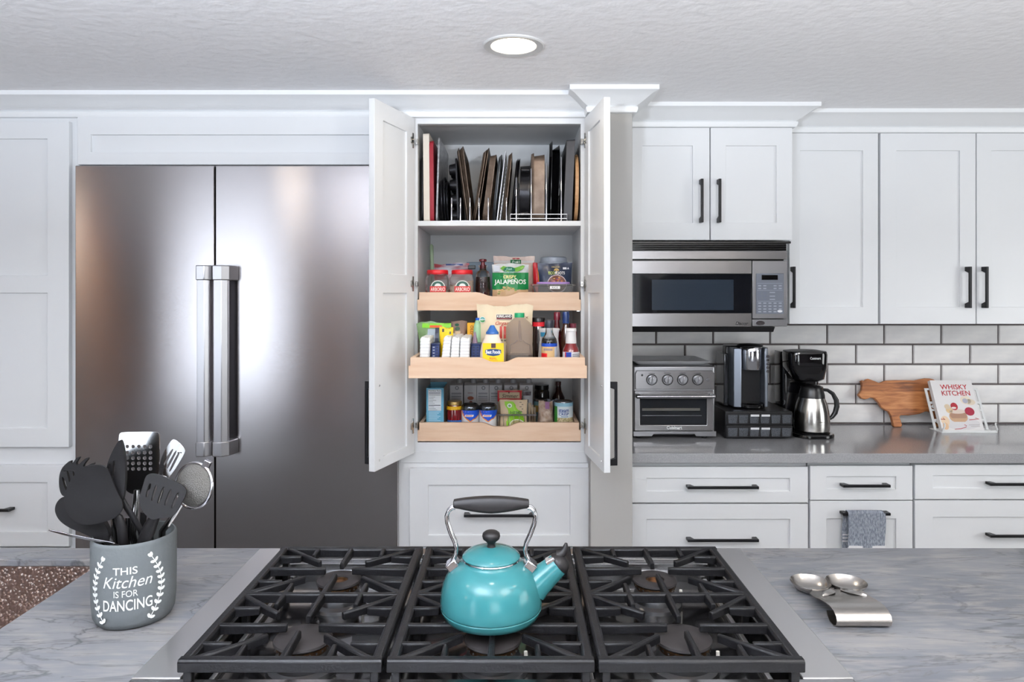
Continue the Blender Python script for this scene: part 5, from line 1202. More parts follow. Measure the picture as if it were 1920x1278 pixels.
pprint(t, f, 926, 937, 498, 509, Y, (200, 206, 216)); pprint(t, f, 938, 984, 497, 510, Y, (104, 160, 60), poly=[(0, .55), (.12, .2), (.4, 0), (.7, .05), (.92, .4), (1, .9), (.92, 1), (.7, .62), (.4, .62), (.12, .9)], off=.0016)
pprint(t, f, 944, 966, 500, 512.5, Y, (22, 104, 80), off=.0024, poly=CIRC)
ptext(t, f, 'Fresh\nGourmet', 946, 964, 502, 512, Y, (190, 226, 214), off=.0034, shear=.3); ptext(t, f, 'CRISPY', 944, 968, 516, 522.5, Y, (236, 226, 160), off=.0022, bold=.02); ptext(t, f, 'JALAPEÑOS', 927, 986, 522, 535, Y, (240, 242, 236), off=.0022, bold=.02)
for k in range(26):
    a = random.uniform(934, 968); b = 536 + 10 * ((a - 951) / 18) ** 2 + random.uniform(0, 8)
    pprint(t, f, a - 2.6, a + 2.6, b - 1.5, b + 1.5, Y, random.choice([(206, 170, 120), (170, 160, 80), (120, 130, 56), (190, 150, 104)]), off=.002 + .0003 * (k % 3), n=2, poly=CIRC[::2])
t, f = pouch('red_pouch', 'narrow red pouch with a yellow edge beside the navy pouch', 999, 1013, 493, F1, 2.60, .03, flat((176, 24, 36), .3)); pprint(t, f, 1007.5, 1011.5, 502, 534, 2.60, (232, 160, 40), poly=[(0, 1), (.45, 1), (1, 0), (.6, 0)])
t, f = pouch('navy_pouch', 'navy blue pouch with a bowl of roots printed on it', 1007.5, 1073, 493, F1, 2.59, .05, mat('navy_film', (40, 50, 72), .3, bump=(24, .25))); Y = 2.59
ptext(t, f, 'ORGANIC', 1034, 1050, 499, 502, Y, (200, 180, 120)); pprint(t, f, 1038, 1048, 503, 507.5, Y, (190, 160, 96), poly=HALF); pprint(t, f, 1042, 1044, 507, 512, Y, (220, 200, 160))
ptext(t, f, 'ECO', 1028, 1040, 509, 514.5, Y, (180, 200, 90), bold=.02); ptext(t, f, 'ROOTS', 1040, 1058.5, 509, 514.5, Y, (238, 238, 236), bold=.02)
pprint(t, f, 1055, 1062, 501, 505, Y, (226, 228, 232)); pprint(t, f, 1063, 1067, 500.5, 504.5, Y, (226, 228, 232), poly=[(0, 0), (1, 0), (.5, 1)])
pprint(t, f, 1025.5, 1061.5, 515, 548, Y, (206, 190, 196), poly=CIRC); pprint(t, f, 1027, 1060, 516.3, 546, Y, (104, 60, 44), poly=CIRC, off=.0016)
for k in range(34):
    a, r_ = random.uniform(0, PI), random.uniform(.1, .92); u_, v_ = 1043.5 + 15.5 * r_ * math.cos(a), 530 - 12.5 * r_ * math.sin(a)
    pprint(t, f, u_ - 2.2, u_ + 2.2, v_ - 1, v_ + 1, Y, random.choice([(196, 120, 60), (150, 60, 50), (120, 70, 120), (214, 160, 90), (90, 44, 40)]), off=.0022 + .0003 * (k % 3), poly=CIRC[::3])
# tub with ribbed lid, storage box
Y = 2.70
t = thing('storage_tub', 'pale grey plastic tub behind the navy pouch', 'tub', (X(1038, Y), Y, F1))
obj('tub', turn(1038, Y, [(26, 540), (27, 500), (26, 496)], 32, F1), 'plastic_clear', t, smooth=40); obj('lid', turn(1038, Y, [(26.5, 495.8), (26.5, 491), (25, 490), (24.5, 483.5), (22, 481.8), (.3, 481.6)], 36), flat((176, 184, 196), .3), t, smooth=40)
Y = 2.525; yf_ = Y - .035; xx = lambda p: X(p, yf_); zz = lambda p: Z(p, yf_)
t = thing('rice_container', 'clear plastic food box with a purple lid at the right of the top tray', 'food container', (xx(1038), Y, F1))
def bx(w_, d_, z_): return [(p[0] + xx(1038), p[1] + Y, z_) for p in rrect(w_, d_, .012, 4)]
s_ = yf_ / F
obj('box', MB().loft([bx(62 * s_, .05, F1), bx(66 * s_, .056, F1 + .004), bx(76 * s_, .066, zz(536)), bx(84 * s_, .072, zz(535)), bx(84 * s_, .072, zz(532.6)), bx(80 * s_, .07, zz(532.2))]), 'plastic_clear', t, smooth=35)
obj('lid', MB().loft([bx(62 * s_, .06, zz(532)), bx(63 * s_, .061, zz(531)), bx(61 * s_, .06, zz(528.5)), bx(50 * s_, .04, zz(528))]), flat((164, 128, 190), .35), t, smooth=35)
obj('sticker', MB().box(xx(1031), xx(1050), Y - .0375, Y - .037, zz(541.5), zz(536)), flat((240, 240, 240), .5), t); text('RICE', 11 * s_, 3.4 * s_, (xx(1040.5), Y - .0378, zz(538.7)), flat((60, 60, 70), .5), t)
# rolled red bag with a clip, box and stick at the back
t, f = pouch('rolled_bag', 'red white and blue rolled bag lying behind the rice jars', 814, 880, 494, F1, 2.66, .06, mat('bag_stripes', (150, 24, 36), .4, noise=(7, (214, 214, 224), .06), stretch=(1, 1, 4)), wave=.006)
pprint(t, f, 836, 868, 494.5, 497.5, 2.66, (44, 60, 120)); obj('bag_clip', MB().box(X(877, 2.60), X(891, 2.60), 2.612, 2.622, Z(504, 2.60), Z(497, 2.60)).xf(Matrix.Identity(4)), 'black_plastic', t, bevel=.002)
t = solo('grey_carton', MB().box(X(876, 2.79), X(926, 2.79), 2.76, 2.82, F1, Z(491.5, 2.79)), flat((120, 136, 150), .5), 'low blue grey carton at the back of the top tray', 'carton', (X(900, 2.79), 2.79, F1), bevel=.002)
t = solo('green_stick', MB().tube([(X(812, 2.79), 2.79, F1), (X(809.5, 2.80), 2.80, Z(475, 2.80)), (X(809, 2.80), 2.803, Z(461, 2.80)), (X(808, 2.80), 2.803, Z(458, 2.80))], [.006, .0075, .0075, .004], 10), flat((196, 220, 186), .4), 'pale green stick standing at the back left of the top tray', 'stick', (X(812, 2.79), 2.79, F1), smooth=60)

# ------------------------------------------------------------------ middle tray
Y = 2.305
mat('white_ribbed', (236, 238, 240), .45)
def ribbed(p0, p1, q0, q1, yt, label):
    yf_ = 2.285; xb0, xb1, xt0, xt1 = X(p0, yf_), X(p1, yf_), X(q0, yf_), X(q1, yf_); zt_ = Z(yt, yf_); n = 22; rings = []
    for k in range(n + 1):
        a = k / n; z_ = F2 + .0004 + (zt_ - F2) * a; e = .0009 * (k % 2) + (.004 if k == n else 0); l, r_ = xb0 + (xt0 - xb0) * a, xb1 + (xt1 - xb1) * a
        rings.append([(l + e + .003, yf_ + e, z_), (r_ - e - .003, yf_ + e, z_ - (.004 if k == n else 0)), (r_ - e, yf_ + e + .004, z_), (r_ - e, yf_ + .20, z_), (l + e, yf_ + .20, z_), (l + e, yf_ + e + .004, z_)])
    return solo('white_bin', MB().loft(rings), 'white_ribbed', label, 'bin', ((xb0 + xb1) / 2, yf_ + .1, F2), 'white ribbed bins on the middle tray')
ribbed(786, 803, 787.5, 806, 632, 'white ribbed bin at the left end of the middle tray')
ribbed(824.5, 841.5, 832, 846, 630.5, 'white ribbed bin, leftmost of the three together')
ribbed(842.3, 859.5, 847, 862, 632, 'white ribbed bin in the middle of the three together')
ribbed(860.3, 879.5, 862.8, 880.8, 633, 'white ribbed bin, rightmost of the three together')
NAVY = mat('navy_plastic', (30, 46, 92), .35)
for (p0, p1, lb) in ((808.5, 823.5, 'navy slotted basket between the white bins'), (883, 901, 'navy slotted basket right of the white bins')):
    yf_ = 2.315; x0, x1 = X(p0, yf_), X(p1, yf_); zt_ = Z(646, yf_)
    t = thing('slotted_basket', lb, 'basket', ((x0 + x1) / 2, yf_, F2), 'navy slotted baskets')
    obj('basket', MB().box(x0, x1, yf_, yf_ + .16, F2, zt_), NAVY, t, bevel=.003); obj('rim', MB().box(x0 - .0012, x1 + .0012, yf_ - .0015, yf_ + .161, zt_, zt_ + .003), NAVY, t, bevel=.001)
    for k in range(4):
        for j in range(2):
            a = x0 + (x1 - x0) * (.2 + .42 * j); obj('slot', MB().box(a, a + .006, yf_ - .0006, yf_, zt_ - .010 - k * .0095, zt_ - .0065 - k * .0095), flat((168, 172, 182), .5) if j == 0 and p0 < 850 else flat((14, 20, 44), .5), t)
t, f = pouch('snack_bag', 'crumpled green snack bag leaning over the left side of the middle tray', 778.5, 848, 604.5, F2 + .03, 2.43, .04, mat('bag_green', (96, 128, 82), .3, noise=(10, (122, 146, 100), .25), bump=(16, .5)), wave=.006, shape=lambda b: .16 * (1 - b) + .03)
pprint(t, f, 792, 846, 605.5, 614, 2.43, (120, 190, 40), n=8); pprint(t, f, 806, 829, 609.5, 613.5, 2.43, (222, 84, 50), off=.0022); pprint(t, f, 803, 818, 616, 640, 2.43, (150, 162, 172), off=.002); pprint(t, f, 817, 824, 614, 642, 2.43, (36, 40, 60), off=.003)
t, f = pouch('yellow_bag', 'crumpled bright yellow bag behind the white bins', 824, 850, 614, F2 + .02, 2.36, .03, mat('bag_yellow', (238, 196, 12), .35, bump=(26, .6)), wave=.005)
pprint(t, f, 829, 833, 616, 622, 2.36, (60, 50, 30)); pprint(t, f, 843, 846, 621, 626, 2.36, (60, 60, 50))
t, f = pouch('brown_bag', 'brown paper bag with dark green circles behind the white bins', 846, 876, 601.5, F2 + .01, 2.50, .05, mat('bag_brown', (150, 122, 104), .6, noise=(8, (128, 104, 92), .2), bump=(22, .4)))
pprint(t, f, 853, 861, 606, 611, 2.50, (40, 84, 66), poly=CIRC); pprint(t, f, 854, 863, 612, 619, 2.50, (34, 74, 58), poly=CIRC); pprint(t, f, 853, 864, 620, 634, 2.50, (210, 186, 150))
t = thing('yellow_carton', 'tall yellow carton standing in the middle tray', 'carton', (X(884, 2.47), 2.47, F2)); obj('carton', MB().box(X(876, 2.46), X(892.5, 2.46), 2.46, 2.50, F2, Z(605, 2.46)), flat((232, 172, 24), .45), t, bevel=.001)
text('OLD', .030, .010, (X(884.5, 2.459), 2.4592, Z(618, 2.459)), flat((120, 40, 30), .5), t, mtx=Matrix.Rotation(PI / 2, 4, 'Y'))
Yb = 2.40
t = thing('green_bottle', 'pale green bottle with a blue cap behind the mayonnaise', 'bottle', (X(895.5, Yb), Yb, F2)); obj('bottle', turn(895.5, Yb, [(8, 650), (8, 622), (7, 610), (4.5, 602), (3.6, 600)], 20, F2), flat((150, 188, 150), .2), t, smooth=50); obj('cap', turn(895.5, Yb, [(4.2, 599.9), (4.2, 596), (3.5, 595.6), (.2, 595.5)], 16), flat((24, 84, 178), .4), t, smooth=40)
t, f = pouch('cone_bag', 'small twisted purple and clear bag in the navy basket', 882, 899, 622, F2 + .052, 2.36, .02, mat('bag_purple', (132, 112, 136), .3, noise=(22, (176, 150, 160), .2), bump=(30, .5)), shape=lambda b: .42 * b ** 1.2)
# big beige pouch
Y = 2.405
t, f = pouch('flour_pouch', 'large beige stand-up pouch rising in front of the top tray', 893.5, 1000, 572, F2, Y, .075, mat('bag_beige', (222, 206, 176), .4, bump=(14, .35)), wave=.006, nx=16, nz=16)
pprint(t, f, 930.5, 961, 588.5, 598.5, Y, (238, 234, 224)); pprint(t, f, 931.3, 960.2, 589.2, 595.3, Y, (26, 26, 30), off=.0018); pprint(t, f, 931.3, 960.2, 595.3, 597.8, Y, (104, 34, 40), off=.0018); ptext(t, f, 'KIRKLAND', 932.5, 959, 590, 594.5, Y, (244, 244, 244), off=.0028, bold=.02)
pprint(t, f, 899, 911, 593, 604.5, Y, (240, 240, 236), poly=CIRC); pprint(t, f, 900.2, 909.8, 594, 598.5, Y, (60, 150, 150), poly=HALF, off=.0018); pprint(t, f, 900.2, 909.8, 599.5, 603.5, Y, (60, 130, 70), off=.0018, poly=[(a, 1 - b) for a, b in HALF]); ptext(t, f, 'USDA', 901, 909, 596.5, 600, Y, (240, 244, 244), off=.0028)
ptext(t, f, 'Organic', 929, 962, 601.5, 610, Y, (176, 56, 44), shear=.35, bold=.01)
for k, a in enumerate((937.5, 944.5, 951.5)): pprint(t, f, a, a + 4.5, 610.5, 633, Y, (186, 62, 50), n=3)
pprint(t, f, 938, 943, 635, 638, Y, (120, 112, 98), n=2); pprint(t, f, 945, 950, 635, 638, Y, (120, 112, 98), n=2); pprint(t, f, 984, 991, 592, 597.5, Y, (150, 120, 100), poly=[(0, 0), (.5, .4), (1, 0), (.7, .5), (1, 1), (.5, .7), (0, 1), (.3, .5)])
# mayonnaise
Y = 2.298; xm = 926
t = thing('mayonnaise_bottle', 'squeeze bottle of mayonnaise with blue cap and yellow label', 'bottle', (X(xm - 3, Y), Y, F2))
obj('bottle', turn(xm - 3, Y, [(21, 690), (23, 682), (23, 660), (20, 645), (15, 634), (12.5, 627), (11.5, 626)], 32, F2, sy=.72), flat((236, 220, 206), .25), t, smooth=50)
obj('cap', turn(xm - 3, Y, [(11.8, 625.8), (11.8, 622.5), (9, 619), (6, 614), (4.5, 611), (3.5, 609.5), (.2, 609.3)], 24, sy=.8), flat((44, 98, 168), .35), t, smooth=45)
yl = Y - 23 * Y / F * .72 - .001; lx = lambda p: X(p, yl); lz = lambda p: Z(p, yl)
obj('label', MB().box(lx(905), lx(944.5), yl - .0006, yl + .002, lz(690), lz(643)), flat((244, 204, 16), .4), t)
obj('label_badge', MB().box(lx(921), lx(929.5), yl - .0010, yl - .0006, lz(652), lz(643.5)), flat((70, 44, 48), .4), t); obj('label_oval', MB().prism([(lx(910), lz(655.5)), (lx(919), lz(654)), (lx(930), lz(654)), (lx(939.5), lz(655.5)), (lx(940), lz(661)), (lx(936), lz(665.5)), (lx(925), lz(667.5)), (lx(914), lz(665.5)), (lx(909.5), lz(661))], 'y', yl - .0010, yl - .0006), flat((22, 58, 110), .4), t)
textp('Best Foods', 911, 938.5, 656, 663, yl - .0013, flat((244, 246, 248), .4), t, bold=.03); textp('REAL', 918, 931.5, 669.5, 673.5, yl - .0010, flat((206, 84, 20), .4), t, bold=.02); textp('MAYONNAISE', 917, 933, 674.6, 676.2, yl - .0010, flat((170, 110, 30), .4), t)
# jug
Y = 2.318
t = thing('plastic_jug', 'translucent plastic jug with a green cap and a little dark liquid', 'jug', (X(974, Y), Y, F2))
zt_ = Z(595, Y); w_ = 50 * Y / F
def jr(w__, d_, z_): return [(p[0] + X(974, Y), p[1] + Y + .01, z_) for p in rrect(w__, d_, min(w__, d_) * .32, 5)]
obj('jug', MB().loft([jr(w_ * .9, .072, F2 + .0003), jr(w_, .082, F2 + .006), jr(w_, .082, Z(648, Y)), jr(w_ * .96, .080, Z(645, Y)), jr(w_, .082, Z(641, Y)), jr(w_, .082, Z(613, Y)), jr(w_ * .8, .07, Z(605, Y)), jr(w_ * .42, .04, Z(597, Y)), jr(w_ * .34, .034, zt_)]), mat('jug_plastic', (214, 202, 194), .22, trans=.8, ior=1.12), t, smooth=40)
obj('liquid', MB().loft([jr(w_ * .86, .066, F2 + .002), jr(w_ * .95, .076, F2 + .007), jr(w_ * .95, .076, Z(664, Y))]), flat((22, 26, 36), .1), t, smooth=40)
obj('cap', turn(974, Y + .01, [(9.5, 594.6), (9.5, 587.5), (9, 586.4), (.2, 586.2)], 24), flat((16, 150, 96), .4), t, smooth=40)
obj('handle_ridge', MB().tube([(X(974, Y), Y - .0315, Z(600, Y)), (X(974.5, Y), Y - .0325, Z(615, Y)), (X(975, Y), Y - .0325, Z(630, Y)), (X(976, Y), Y - .0325, Z(638, Y))], [.003, .005, .005, .004], 10), MATS['jug_plastic'], t, smooth=60)
for s in (-1, 1): obj('moulded_edge', MB().tube([(X(975, Y) + s * .008, Y - .0325, Z(636, Y)), (X(975, Y) + s * .016, Y - .033, Z(641, Y)), (X(975, Y) + s * .032, Y - .033, Z(645, Y)), (X(975, Y) + s * .033, Y - .0315, Z(664, Y))], .0016, 6), MATS['jug_plastic'], t, smooth=60)
def bottle(name, label, px, Y, parts, floor, cat='bottle', group=None):
    t = thing(name, label, cat, (X(px, Y), Y, floor), group)
    for n, prof, m, fl in parts: obj(n, turn(px, Y, prof, 26, floor if fl else None), m, t, smooth=45)
    return t
bottle('sauce_jar', 'dark sauce jar with a black lid and red neck band beside the jug', 1010, 2.42, [('jar', [(13, 665), (13.5, 655), (13.5, 622), (12, 614), (11.5, 611.3)], flat((34, 22, 22), .12, coat=.5), 1), ('neck_band', [(12, 611.2), (12, 603.3)], flat((206, 30, 44), .4), 0), ('lid', [(11.8, 603.2), (11.8, 596), (11, 595), (.2, 594.9)], 'black_plastic', 0)], F2)
t = MBt = thing('cream_bottle', 'white waisted plastic bottle behind the soy sauce', 'bottle', (X(1029.5, 2.385), 2.385, F2))
obj('bottle', turn(1029.5, 2.385, [(20, 680), (20.5, 664), (19, 650), (17.5, 636), (18.5, 622), (20.5, 617), (19, 615), (.3, 614.6)], 32, F2, sy=.6), flat((226, 226, 230), .3), t, smooth=50)
obj('print', band((X(1029.5, 2.385), 2.385, 0), 18.6 * 2.385 / F, Z(630, 2.385), Z(622, 2.385), -60, -25), flat((60, 150, 190), .4), t).scale.y = 1
t = bottle('soy_sauce', 'soy sauce bottle with a dark cap, blue band and tan label', 1029.8, 2.30, [('bottle', [(14.3, 690), (14.6, 684), (14.6, 641), (13.5, 635), (9, 628), (7.2, 622), (7, 614.5)], 'glass_clear', 1), ('sauce', [(13.8, 686), (13.8, 641), (13, 636), (11, 634)], flat((16, 8, 8), .08, coat=.5), 1), ('cap', [(8.6, 614.4), (9, 606), (8.8, 600.5), (8, 599.6), (.2, 599.4)], flat((44, 46, 56), .35), 0)], F2)
c_ = (X(1029.8, 2.30), 2.30, 0); r_ = 14.65 * 2.30 / F
obj('label_band', band(c_, r_, Z(649.5, 2.28), Z(643.5, 2.28), -85, 85), flat((24, 70, 170), .4), t); obj('label', band(c_, r_, Z(692, 2.28), Z(649.6, 2.28), -85, 85), flat((206, 172, 122), .5), t); obj('label_side', band(c_, r_ + .0008, Z(692, 2.28), Z(650.5, 2.28), 38, 84), flat((190, 196, 206), .5), t)
obj('label_sun', band(c_, r_ + .0010, Z(690, 2.28), Z(662, 2.28), -72, -18), flat((206, 26, 32), .4), t)
obj('label_mark', band(c_, r_ + .0008, Z(657, 2.28), Z(653, 2.28), -45, 20), flat((150, 132, 130), .5), t)
bottle('red_sauce_bottle', 'dark red glass bottle at the back of the middle tray', 1044.5, 2.42, [('bottle', [(9, 660), (9, 628), (5.5, 612), (5, 600)], flat((70, 14, 18), .1, coat=.5), 1), ('cap', [(6, 599.8), (6.2, 587), (5, 584.5), (.2, 584.3)], flat((96, 16, 34), .25), 0)], F2)
bottle('blue_cap_bottle', 'dark bottle with a blue cap behind the cocktail sauce', 1061, 2.40, [('bottle', [(9.5, 660), (9.5, 622), (6, 612), (5.5, 606)], flat((60, 30, 16), .1, coat=.5), 1), ('cap', [(6.6, 605.8), (6.8, 588), (6, 584), (.2, 583.8)], flat((26, 48, 96), .25), 0)], F2)
bottle('small_red_bottle', 'small bottle with a dull red cap behind the cocktail sauce', 1074, 2.43, [('bottle', [(7, 660), (7, 624), (6, 614)], flat((120, 30, 30), .2), 1), ('cap', [(6.6, 613.8), (6.8, 606), (.2, 605.5)], flat((110, 40, 54), .35), 0)], F2)
t = bottle('cocktail_sauce', 'red sauce bottle with a long white neck at the right of the middle tray', 1070.5, 2.31, [('bottle', [(15, 690), (15.6, 684), (15.6, 660), (14.5, 654), (10.5, 645), (10, 643.2)], flat((112, 30, 30), .12, coat=.5), 1), ('neck_cap', [(10.2, 643), (9.2, 622), (9.2, 621), (10.2, 620.4), (10.2, 616), (9.6, 615), (.2, 614.8)], flat((230, 228, 228), .35), 0)], F2)
c_ = (X(1070.5, 2.31), 2.31, 0); r_ = 15.65 * 2.31 / F
obj('label', band(c_, r_, Z(692, 2.29), Z(659.5, 2.29), -80, 80), flat((226, 226, 230), .5), t); obj('label_blue', band(c_, r_ + .0007, Z(692, 2.29), Z(660, 2.29), -38, -2), flat((30, 60, 160), .5), t); obj('label_red', band(c_, r_ + .0010, Z(692, 2.29), Z(660, 2.29), -46, -38), flat((190, 40, 50), .5), t)
for k in range(4): obj('label_line', band(c_, r_ + .0010, Z(664.5 + k * 3, 2.29), Z(663 + k * 3, 2.29), 6, 70 - 8 * (k % 2)), flat((120, 122, 130), .5), t)

# ------------------------------------------------------------------ bottom tray
yf_ = 2.486; lx = lambda p: X(p, yf_); lz = lambda p: Z(p, yf_)
t = thing('pasta_box', 'open light blue carton with a nutrition panel at the left of the bottom tray', 'carton', (lx(815), yf_, F3))
a0, a1, zt_ = lx(799.5), lx(832), lz(727)
CB = flat((92, 156, 184), .5)
obj('front_wall', MB().box(a0, a1, yf_, yf_ + .001, F3, zt_), CB, t); obj('back_wall', MB().box(a0, a1, yf_ + .12, yf_ + .121, F3, zt_ + .006), CB, t)
obj('side_wall', MB().box(a0, a0 + .001, yf_ + .001, yf_ + .12, F3, zt_), CB, t); obj('side_wall', MB().box(a1 - .001, a1, yf_ + .001, yf_ + .12, F3, zt_), mat('box_side', (92, 110, 120), .5, noise=(12, (160, 140, 110), .2)), t)
obj('bottom', MB().box(a0 + .001, a1 - .001, yf_ + .001, yf_ + .12, F3, F3 + .001), CB, t)
np_ = obj('nutrition_panel', MB().box(lx(803), lx(827.3), yf_ - .0004, yf_, lz(769.5), lz(730)), flat((226, 232, 236), .5), t)
DK = flat((50, 56, 66), .5)
textp('Nutrition Facts', 804, 826.3, 730.8, 733.6, yf_ - .0008, DK, np_, bold=.02)
for k, (yy, th, e) in enumerate(((736.6, 1.2, 22), (740, .9, 22), (744, .5, 12), (747, .5, 9), (750.2, .5, 14), (753, .5, 8), (756, .5, 11), (759.3, 1.3, 22), (762.5, .5, 10), (765.5, .5, 13), (768, .5, 16))):
    obj('print_line', MB().box(lx(804), lx(804 + e), yf_ - .0007, yf_ - .0004, lz(yy + th / 2), lz(yy - th / 2)), DK, np_)
for k in range(7): obj('print_line', MB().box(lx(803.5), lx(826 - 3 * (k % 3)), yf_ - .0003, yf_, lz(772.4 + 2.7 * k), lz(771.2 + 2.7 * k)), flat((170, 204, 220), .5), t)
Y = 2.535; px = 852.5
t = bottle('jam_jar', 'small jar of dark red preserve with gold lid and yellow band', px, Y, [('jar', [(14.5, 797), (15, 792), (15, 769), (14, 764), (12.5, 758)], flat((104, 16, 22), .1, coat=.6), 1), ('lid', [(13.8, 757.8), (13.8, 752.2), (13, 751), (.2, 750.8)], flat((150, 124, 72), .35, metal=.6), 0)], F3, 'jar')
obj('label_band', band((X(px, Y), Y, 0), 15.1 * Y / F, Z(768.6, Y - .03), Z(762, Y - .03), -88, 88), flat((226, 176, 24), .4), t); obj('label_foot', band((X(px, Y), Y, 0), 15.1 * Y / F, Z(797, Y - .03), Z(788, Y - .03), -60, 80), flat((30, 90, 160), .4), t)
def pull_can(px, label):
    Y = 2.522; c_ = (X(px, Y), Y, 0); r_ = 16.4 * Y / F
    t = bottle('pull_tab_can', label, px, Y, [('can', [(16.2, 806), (16.4, 802), (16.4, 769), (15.8, 768)], flat((224, 224, 226), .35), 1), ('lid_rim', [(16.7, 767.8), (16.9, 764), (16.5, 760), (14, 757), (13, 756), (12, 758.5), (.3, 758.6)], flat((74, 78, 84), .18, metal=.9), 0)], F3, 'can', 'blue and white pull-tab cans')
    pts = [(-62, 770), (64, 770), (64, 776), (50, 779), (30, 786), (8, 790.5), (-14, 787), (-40, 780), (-58, 774)]
    def on(a, y_, o=.0006): a = R(a); return (c_[0] + (r_ + o) * math.sin(a), c_[1] - (r_ + o) * math.cos(a), Z(y_, Y - .03))
    def sector(rows, m, o):
        mb = MB()
        for i in range(len(rows) - 1):
            (ya, la, ra), (yb_, lb_, rb) = rows[i], rows[i + 1]; n = 8
            va = [on(la + (ra - la) * k / n, ya, o) for k in range(n + 1)]; vb = [on(lb_ + (rb - lb_) * k / n, yb_, o) for k in range(n + 1)]
            mb.add(va + vb, [(k, k + 1, n + 2 + k, n + 1 + k) for k in range(n)])
        obj('label_shape', mb, m, t)
    sector([(770, -66, 84), (775, -60, 84), (780, -48, 70), (785, -28, 44), (790.5, 0, 6)], flat((232, 140, 40), .4), .0010)
    sector([(769.3, -58, 84), (774, -52, 84), (779, -40, 66), (784, -22, 38), (788.5, 2, 6)], flat((18, 76, 190), .4), .0014)
    sector([(777.2, -30, 26), (781, -34, 22)], flat((236, 238, 240), .4), .0018)
    sector([(778.4, -24, 18), (779.9, -26, 16)], flat((206, 110, 90), .4), .0022)
pull_can(881.8, 'blue and white pull-tab can next to the preserve jar'); pull_can(915, 'blue and white pull-tab can next to the wire basket')
# cartons of milk
yc = 2.66
mat('carton_white', (196, 196, 200), .45)
def milk(p0, p1, label, almond=False, cap=True):
    x0, x1, zt_ = X(p0, yc), X(p1, yc), Z(722, yc)
    t = thing('milk_carton', label, 'carton', ((x0 + x1) / 2, yc, F3), 'white drink cartons at the back of the bottom tray')
    bd_ = obj('carton', MB().prism([(yc, F3), (yc + .06, F3), (yc + .06, zt_ + .006), (yc + .016, zt_ + .006), (yc, zt_)], 'x', x0, x1), 'carton_white', t, bevel=.001)
    if cap: obj('cap', MB().lathe([(.011, 0), (.0115, .002), (.011, .014), (.009, .015), (.001, .015)], ((x0 + x1) / 2 + .010, yc + .030, zt_ + .0061), 20), flat((150, 150, 154), .4), t, smooth=40)
    xm_ = (p0 + p1) / 2
    if not almond:
        obj('logo_ring', MB().tube([(X(xm_ + 1, yc) + .0058 * math.cos(2 * PI * k / 20), yc - .0006, Z(727, yc) + .0058 * math.sin(2 * PI * k / 20)) for k in range(20)], .0010, 5, closed=True), DK, t)
        for yy, th in ((737, 1.3), (740, .7), (743.5, 1.4), (747.5, .8), (751, .8), (755, .6)): obj('print_line', MB().box(X(p0 + 3, yc), X(p1 - 3, yc), yc - .0004, yc, Z(yy + th / 2, yc), Z(yy - th / 2, yc)), flat((104, 106, 114), .5), t)
    else:
        obj('print', disc_y(X(xm_ + .5, yc), yc, Z(746, yc), .012, .007, .0005), flat((150, 84, 60), .5), t); obj('print', disc_y(X(xm_ + 1, yc), yc, Z(754, yc), .006, .006, .0007), flat((130, 70, 64), .5), t); obj('print_line', MB().box(X(p0 + 7, yc), X(p1 - 7, yc), yc - .0004, yc, Z(737, yc), Z(736, yc)), flat((150, 110, 110), .5), t)
milk(843.5, 868, 'white drink carton behind the preserve jar'); milk(870, 893.6, 'white drink carton printed with almonds', True); milk(894, 917, 'white drink carton right of the almond one'); milk(917.5, 941.5, 'white drink carton behind the red-edged packet'); milk(945.5, 970, 'white drink carton fifth from the left'); milk(974.5, 999, 'white drink carton nearest the dark jars')
# packets in a wire basket
KRAFT = mat('kraft_packet', (202, 180, 148), .55, bump=(30, .2))
Y = 2.585
t, f = pouch('seasoning_packet', 'tan packet with a red border standing behind the green one', 932.5, 979, 731, F3 + .006, Y, .012, KRAFT, cat='packet', wave=.001)
pprint(t, f, 933, 978.5, 731.5, 735, Y, (190, 30, 40)); pprint(t, f, 933, 936, 732, 752, Y, (190, 30, 40), n=3); pprint(t, f, 974.5, 978, 732, 752, Y, (190, 30, 40), n=3); pprint(t, f, 933, 978, 746, 749.5, Y, (190, 30, 40)); ptext(t, f, 'Simmer', 941, 972, 738, 745, Y, (60, 34, 30), shear=.3); pprint(t, f, 953, 955.5, 734.5, 737, Y, (30, 26, 24), poly=CIRC, off=.0022)
Y = 2.530
t, f = pouch('hemp_packet', 'tan packet with a lime green diamond in front of the bottom tray', 937, 989, 749, F3 + .006, Y, .022, KRAFT, cat='packet', wave=.001)
pprint(t, f, 946, 988, 752, 800, Y, (132, 190, 28), poly=[(0, 1), (.38, 1), (.8, .52), (1, .0), (.1, .0)]); pprint(t, f, 951, 960, 755.5, 763.5, Y, (232, 236, 226), poly=CIRC, off=.002); pprint(t, f, 953, 958, 757.5, 761.8, Y, (110, 150, 90), poly=CIRC, off=.003); ptext(t, f, 'HEMP', 957, 979, 769, 775, Y, (60, 96, 20), off=.0024, bold=.02)
pprint(t, f, 955, 984, 784, 806, Y, (236, 238, 226), poly=CIRC, off=.002); pprint(t, f, 957, 982, 785.5, 805, Y, (170, 160, 110), poly=CIRC, off=.003)
for k in range(4): pprint(t, f, 974 + (k % 2) * 4, 978 + (k % 2) * 3, 753 + 4 * k, 754.4 + 4 * k, Y, (96, 84, 70), n=2)
t, f = pouch('dark_packet', 'dark topped slim packet at the back of the wire basket', 980, 996, 733, F3 + .006, 2.60, .010, flat((168, 170, 176), .4), cat='packet', wave=.001); pprint(t, f, 981, 995.5, 734, 741, 2.60, (56, 26, 40)); pprint(t, f, 984, 991, 748, 753, 2.60, (60, 60, 70), n=2)
